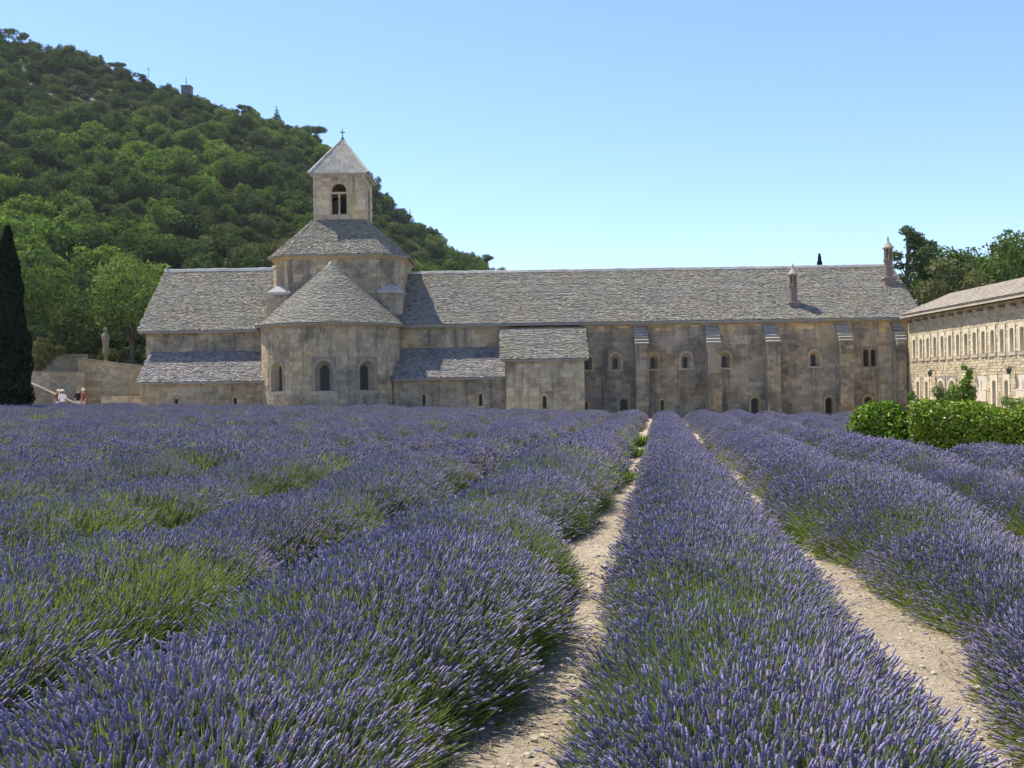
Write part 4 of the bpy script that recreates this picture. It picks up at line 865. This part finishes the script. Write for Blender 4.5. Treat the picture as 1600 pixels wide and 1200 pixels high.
for k in range(1, 7):
    off = OFF0 + SPC * k; y0 = max(1.5, (off - 2.0) / .37)
    lab = '%s lavender row to the right of the right sandy path' % ORD[k - 1]
    if k < 3: lavender_row(off, y0, YEND - .5 * k, 200 + k, lab, 1.76 if k == 1 else 1.5, 1.08, .2, 2.6, .05)
    else:
        if k == 3: lavender_row(off, 13.5, 20.4, 203, lab + ', in front of the hedge', 1.5, 1.05, .12, 2.0)
        lavender_row(off, 30 + 3.5 * (k - 3), YEND - .6 * k, 300 + k, lab + ', behind the hedge', 1.45, 1.0, .12, 2.0)
# pebbles on the paths
PEB = []
for s in range(3):
    mb = MB(); mb.lathe((0, 0, 0), [(.5, -.2), (1, .1), (.75, .5), (.2, .68)], 6, (.5, .45, .36)); mb.v = [(x * RND.uniform(.7, 1.3), y * RND.uniform(.7, 1.3), z * RND.uniform(.7, 1.2)) for x, y, z in mb.v]; PEB.append(mb.mesh('pebble', M_RUB))
A = []
for _ in range(9000):
    y_ = 1.5 + 22 * RND.random() ** 1.8; k = RND.choice((-1, 0, 0, 0, 1, 1, 1)); x_ = OFF0 + SPC * (k - .5) + .1437 * y_ + RND.gauss(0, .27); r = .003 + .022 * RND.random() ** 4
    A.append((x_, y_, float(ground_z(x_, y_)), RND.uniform(-.3, .3), RND.uniform(-.3, .3), RND.uniform(0, 6.28), r, RND.randrange(3)))
tag(scatter('path_pebbles', A, scatter_tree(proto_collection('pebble', PEB))), 'small pale pebbles scattered over the sandy paths', 'pebbles')
# fallen stalks and dry leaves along the row edges
def litter_mesh(seed, mat):
    g = np.random.default_rng(seed); V = []; C = []
    for i in range(16):
        p = np.r_[g.uniform(-.16, .16, 2), g.uniform(.003, .012)]; a = g.uniform(0, 6.283); L = g.uniform(.02, .11); d = np.array([math.cos(a), math.sin(a), g.uniform(-.05, .1)]) * L / 2; sd = np.array([-math.sin(a), math.cos(a), 0]) * g.uniform(.0012, .004)
        V += [p - d, p + sd, p + d, p - sd]; C.append(g.uniform(.5, 1.4) * np.ones(3))
    return np_mesh('litter', np.array(V), np.arange(64).reshape(-1, 4), np.array(C), [mat])
L_DRY = leaf_mat('dry_stalks', (.16, .12, .07), (.25, .2, .13), .1); L_FALL = leaf_mat('fallen_flowers', (.13, .11, .15), (.17, .14, .18), .1)
LIT = [litter_mesh(1, L_DRY), litter_mesh(2, L_DRY), litter_mesh(3, L_FALL)]; A = []
for _ in range(1500):
    y_ = 1.6 + 20 * RND.random() ** 1.5; k = RND.choice((0, 0, 1, 1, -1)); x_ = OFF0 + SPC * (k - .5) + .1437 * y_ + RND.choice((-1, 1)) * abs(RND.gauss(.34, .16))
    A.append((x_, y_, float(ground_z(x_, y_)) + .008, 0, 0, RND.uniform(0, 6.28), RND.uniform(.7, 1.3), RND.randrange(3)))
tag(scatter('fallen_stalks', A, scatter_tree(proto_collection('litter', LIT))), 'dry stalks and fallen flowers lying along the row edges', 'litter')
# ================================================================== HEDGE AND GARDEN PLANTS
def hedge_leaves(seed, n, f, size):
    g = np.random.default_rng(seed); pos, nr = f(g, n); nn = nr + g.normal(size=(n, 3)) * .55; nn /= np.linalg.norm(nn, axis=1)[:, None]
    u = np.cross(nn, g.normal(size=(n, 3))); u /= np.linalg.norm(u, axis=1)[:, None]; v = np.cross(nn, u); s = (size * g.uniform(.6, 1.3, n))[:, None]
    V = np.stack([pos - u * s, pos + v * s * .5, pos + u * s, pos - v * s * .5], 1).reshape(-1, 3); cl = g.uniform(.55, 1.4, n)[:, None] * np.ones((1, 3)); cl[:, 0] *= g.uniform(.8, 1.5, n)
    return V, np.arange(n * 4).reshape(-1, 4), cl
HA, HB_ = np.array([9.55, 24.4]), np.array([16.5, 20.6]); hd = (HB_ - HA); HLn = np.linalg.norm(hd); hd /= HLn; hn = np.array([hd[1], -hd[0]])
def hedge_pts(g, n):
    s = g.uniform(0, HLn, n); a = g.uniform(-math.pi * .5, math.pi * 1.5, n); ca, sa = np.cos(a), np.sin(a); e = 5.0
    top = 1.3 + .07 * np.sin(s * 2.3) + .05 * np.sin(s * 5.1 + 1); q = (np.abs(ca) ** e + np.abs(sa) ** e) ** (-1 / e); inn = 1 - .5 * g.random(n) ** 1.6 + .05 * g.normal(size=n)
    lat = ca * q * .85 * inn * (1 + .08 * np.sin(s * 3.1 + 2)); z = (.5 + .5 * sa * q * inn) * top
    xy = HA + s[:, None] * hd + lat[:, None] * hn; gz = ground_z(xy[:, 0], xy[:, 1]); return np.column_stack([xy, z + gz]), np.column_stack([ca[:, None] * hn, sa])
hg = empty('hedge', (12, 22.5, -.25), 'long clipped leafy hedge at the right, sunlit on top and dark in front', 'hedge')
V, Q, C = hedge_leaves(5, 60000, hedge_pts, .05); obj('foliage', np_mesh('foliage', V, Q, C, [L_HEDGE]), hg)
mb = MB()
for i in range(26):
    s = HLn * (i + .5) / 26; p = HA + hd * s; z0 = float(ground_z(p[0], p[1]))
    for j in range(4): mb.tube([(p[0], p[1], z0 - .05), (p[0] + RND.uniform(-.2, .2), p[1] + RND.uniform(-.3, .3), z0 + .5), (p[0] + RND.uniform(-.35, .35), p[1] + RND.uniform(-.5, .5), z0 + 1.02)], [.025, .018, .008], 5)
hb = mb.build('branches', M_BARK, hg); hb['kind'] = 'stuff'
sb = empty('rounded_shrub', (8.75, 24.6, -.25), 'rounded bright green shrub at the left end of the hedge', 'shrub')
V, Q, C = crown_arrays(91, [(0, 0, .55, .62), (-.2, -.2, .8, .42), (.25, .1, .85, .42), (.45, -.1, .5, .5), (-.35, 0, .4, .42), (.1, -.3, .4, .5), (.7, -.1, .6, .42)], 22000, .048); cr = obj('foliage', np_mesh('foliage', V, Q, C, [L_HEDGE])); cr.parent = sb
mb = MB()
for j in range(9): mb.tube([(0, 0, -.05), (RND.uniform(-.3, .5), RND.uniform(-.3, .3), .5), (RND.uniform(-.5, .8), RND.uniform(-.4, .4), 1.0)], [.03, .02, .008], 5)
br = obj('branches', mb.mesh('branches', M_BARK)); br.parent = sb; br['kind'] = 'stuff'
def garden_plant(name, label, loc, blobs, n, sz, mat):
    r = empty(name, loc, label, 'plant'); V, Q, C = crown_arrays(hash(label) % 1000 if False else len(label), blobs, n, sz); a = obj('foliage', np_mesh('foliage', V, Q, C, [mat])); a.parent = r
    mb = MB(); mb.tube([(0, 0, -.1), (0, 0, max(b[2] for b in blobs))], [.04, .01], 6); a = obj('stem', mb.mesh('stem', M_BARK)); a.parent = r
garden_plant('upright_shrub', 'tall pointed green shrub rising behind the hedge', (18.0, 40.5, -.4), [(.12 * math.sin(i * 2.1), 0, .5 + .24 * i, .42 * (1 - i / 11)) for i in range(9)] + [(-.45, 0, .9, .4), (-.5, 0, 1.5, .25), (.35, 0, .8, .3)], 5000, .06, L_HEDGE)
garden_plant('garden_shrub', 'loose shrub with thin shoots left of the tall pointed shrub', (16.6, 40, -.4), [(0, 0, .5, .5), (-.6, 0, 1.0, .25), (.3, 0, 1.2, .35), (-1.0, 0, 1.35, .18), (.0, 0, 1.5, .2)], 2600, .05, L_LIGHT)
garden_plant('garden_shrub', 'thin sprigged plant behind the hedge at the right edge', (19.3, 39, -.4), [(0, 0, .8, .4), (.4, 0, 1.25, .2), (-.5, 0, 1.1, .2)], 1300, .05, L_LIGHT)
# weeds
def weed(label, x_, y_, n, h, mat):
    g = np.random.default_rng(int(abs(x_ * 91 + y_ * 17))); V = []; C = []
    for i in range(n):
        a = g.uniform(0, 6.283); L = h * g.uniform(.5, 1); d = np.array([math.cos(a) * g.uniform(.2, .9), math.sin(a) * g.uniform(.2, .9), 1]); d /= np.linalg.norm(d); b0 = np.array([math.cos(a), math.sin(a), 0]) * g.uniform(0, h * .5); sd = np.cross(d, g.normal(size=3)); sd *= h * .05 / np.linalg.norm(sd)
        V += [b0, b0 + d * L * .5 - sd, b0 + d * L, b0 + d * L * .5 + sd]; C.append(g.uniform(.6, 1.3) * np.ones(3))
    o = obj('weed', np_mesh('weed', np.array(V), np.arange(4 * n).reshape(-1, 4), np.array(C), [mat])); o.location = (x_, y_, float(ground_z(x_, y_)) - .01); tag(o, label, 'weed')
for lab, k, y_, n, h in (('small green weed at the near edge of the left path', -.62, 6.2, 60, .22), ('tuft of pale weeds in the left path, far along', -.5, 17, 90, .3), ('yellow green weeds at the far end of the left path', -.5, 29, 160, .45), ('flowering weed low in the far left path', -.5, 24, 120, .35), ('weeds at the rim of the right path', .5, 26, 110, .35), ('tall green weeds beside the rounded shrub', 3.0, 27.5, 300, .55), ('weeds left of the rounded shrub between the rows', 2.5, 26, 220, .4)):
    weed(lab, OFF0 + SPC * k + .1437 * y_, y_, n, h, L_LIGHT if y_ > 10 else L_OAK)
# ================================================================== VISITORS
def person(label, x_, y_, z_, H, turn, shirt, trousers, hat=None, shorts=False, skin=(.55, .36, .26), hair=(.08, .05, .03), seed=0):
    g = random.Random(seed); k = H / 1.75; sw_ = g.uniform(-.06, .06)
    J = {'pel': (0, 0, .95), 'sp': (0, 0, 1.15), 'ch': (0, .0, 1.38), 'nk': (0, .0, 1.52), 'hd': (0, -.02, 1.62), 'ht': (0, -.01, 1.72), 'hl': (-.1, 0, .9), 'kl': (-.11, -.02 + sw_, .5), 'al': (-.11, .03 + sw_, .09), 'fl': (-.12, -.13 + sw_, .04), 'hr': (.1, 0, .9), 'kr': (.11, -.02 - sw_, .5), 'ar': (.11, .03 - sw_, .09), 'fr': (.12, -.13 - sw_, .04),
         'sl': (-.19, 0, 1.42), 'el': (-.26, .02, 1.15), 'wl': (-.24, -.08, .9), 'ml': (-.24, -.11, .8), 'sr': (.19, 0, 1.42), 'er': (.26, .02, 1.15), 'wr': (.23, -.1, .92), 'mr': (.22, -.14, .83)}
    R = {'pel': .14, 'sp': .125, 'ch': .14, 'nk': .06, 'hd': .09, 'ht': .085, 'hl': .095, 'kl': .06, 'al': .042, 'fl': .04, 'hr': .095, 'kr': .06, 'ar': .042, 'fr': .04, 'sl': .065, 'el': .045, 'wl': .032, 'ml': .035, 'sr': .065, 'er': .045, 'wr': .032, 'mr': .035}
    E_ = [('pel', 'sp'), ('sp', 'ch'), ('ch', 'nk'), ('nk', 'hd'), ('hd', 'ht'), ('pel', 'hl'), ('hl', 'kl'), ('kl', 'al'), ('al', 'fl'), ('pel', 'hr'), ('hr', 'kr'), ('kr', 'ar'), ('ar', 'fr'), ('ch', 'sl'), ('sl', 'el'), ('el', 'wl'), ('wl', 'ml'), ('ch', 'sr'), ('sr', 'er'), ('er', 'wr'), ('wr', 'mr')]
    nm = list(J); me = bpy.data.meshes.new('tmp'); me.from_pydata([tuple(v * k for v in J[n]) for n in nm], [(nm.index(a), nm.index(b)) for a, b in E_], [])
    o = bpy.data.objects.new('tmp', me); COL.objects.link(o); o.modifiers.new('skin', 'SKIN'); 
    if not me.skin_vertices: me.attributes.new
    for i, n in enumerate(nm): me.skin_vertices[0].data[i].radius = (R[n] * k, R[n] * k)
    me.skin_vertices[0].data[0].use_root = True; o.modifiers.new('sub', 'SUBSURF').levels = 2
    bpy.context.view_layer.update(); dg = bpy.context.evaluated_depsgraph_get(); m2 = bpy.data.meshes.new_from_object(o.evaluated_get(dg)); bpy.data.objects.remove(o)
    m2.name = 'person'; m2.materials.clear()
    for nm_, c_ in (('skin', skin), ('shirt', shirt), ('trousers', trousers), ('hair', hair)): m2.materials.append(plain_mat('person_' + nm_, c_, .8, .1))
    for p in m2.polygons:
        c = p.center / k; z = c.z; arm = abs(c.x) > .2 and z > .7
        p.material_index = (1 if z > 1.18 else 0) if arm else 3 if (z > 1.66 or (z > 1.56 and c.y > .02)) else 0 if z > 1.5 else 1 if z > .97 else (0 if (shorts and z < .55) else 2)
        p.use_smooth = True
    p = obj('person', m2); p.location = (x_, y_, z_); p.rotation_euler = (0, 0, turn); tag(p, label, 'person')
    if hat: mb = MB(); mb.lathe((0, -.01 * k, 1.69 * k), [(.17, -.005), (.18, .01), (.1, .02), (.095, .1), (.05, .125)], 12, (1, 1, 1)); h_ = obj('hat', mb.mesh('hat', plain_mat('hat', hat, .9, .1))); h_.parent = p
GZ_ = .14
person('person in dark red top and white trousers, leftmost of the visitors', -29.75, 67.2, GZ_, 1.68, .5, (.22, .04, .05), (.75, .73, .7), (.7, .6, .5), seed=1)
person('person in white shirt and dark shorts, second visitor from the left', -29.25, 66.6, GZ_, 1.66, -2.4, (.8, .8, .8), (.05, .05, .07), (.75, .7, .55), True, seed=2)
person('person in black top and white trousers, third visitor from the left', -28.55, 67.4, GZ_, 1.72, .9, (.02, .02, .025), (.75, .74, .72), seed=3)
person('person in maroon top and pale sun hat, rightmost of the visitors', -28.05, 67.0, GZ_, 1.7, -.6, (.25, .07, .06), (.45, .33, .27), (.75, .66, .5), seed=4)


# ================================================================== AIR
M_HAZE = bpy.data.materials.new('haze'); M_HAZE.use_nodes = True; t = M_HAZE.node_tree; t.nodes.clear(); out = N(t, 'ShaderNodeOutputMaterial'); pv = N(t, 'ShaderNodeVolumePrincipled')
pv.inputs['Color'].default_value = (.86, .92, 1, 1); pv.inputs['Density'].default_value = 0.00011; pv.inputs['Anisotropy'].default_value = 0.2
t.links.new(pv.outputs[0], out.inputs['Volume'])
mb = MB(); mb.box(-1600, 1600, -260, 2600, -9, 190); hz_ = mb.build('haze', M_HAZE); tag(hz_, 'thin summer haze over the valley', 'haze', kind='stuff')
S.cycles.volume_bounces = 0
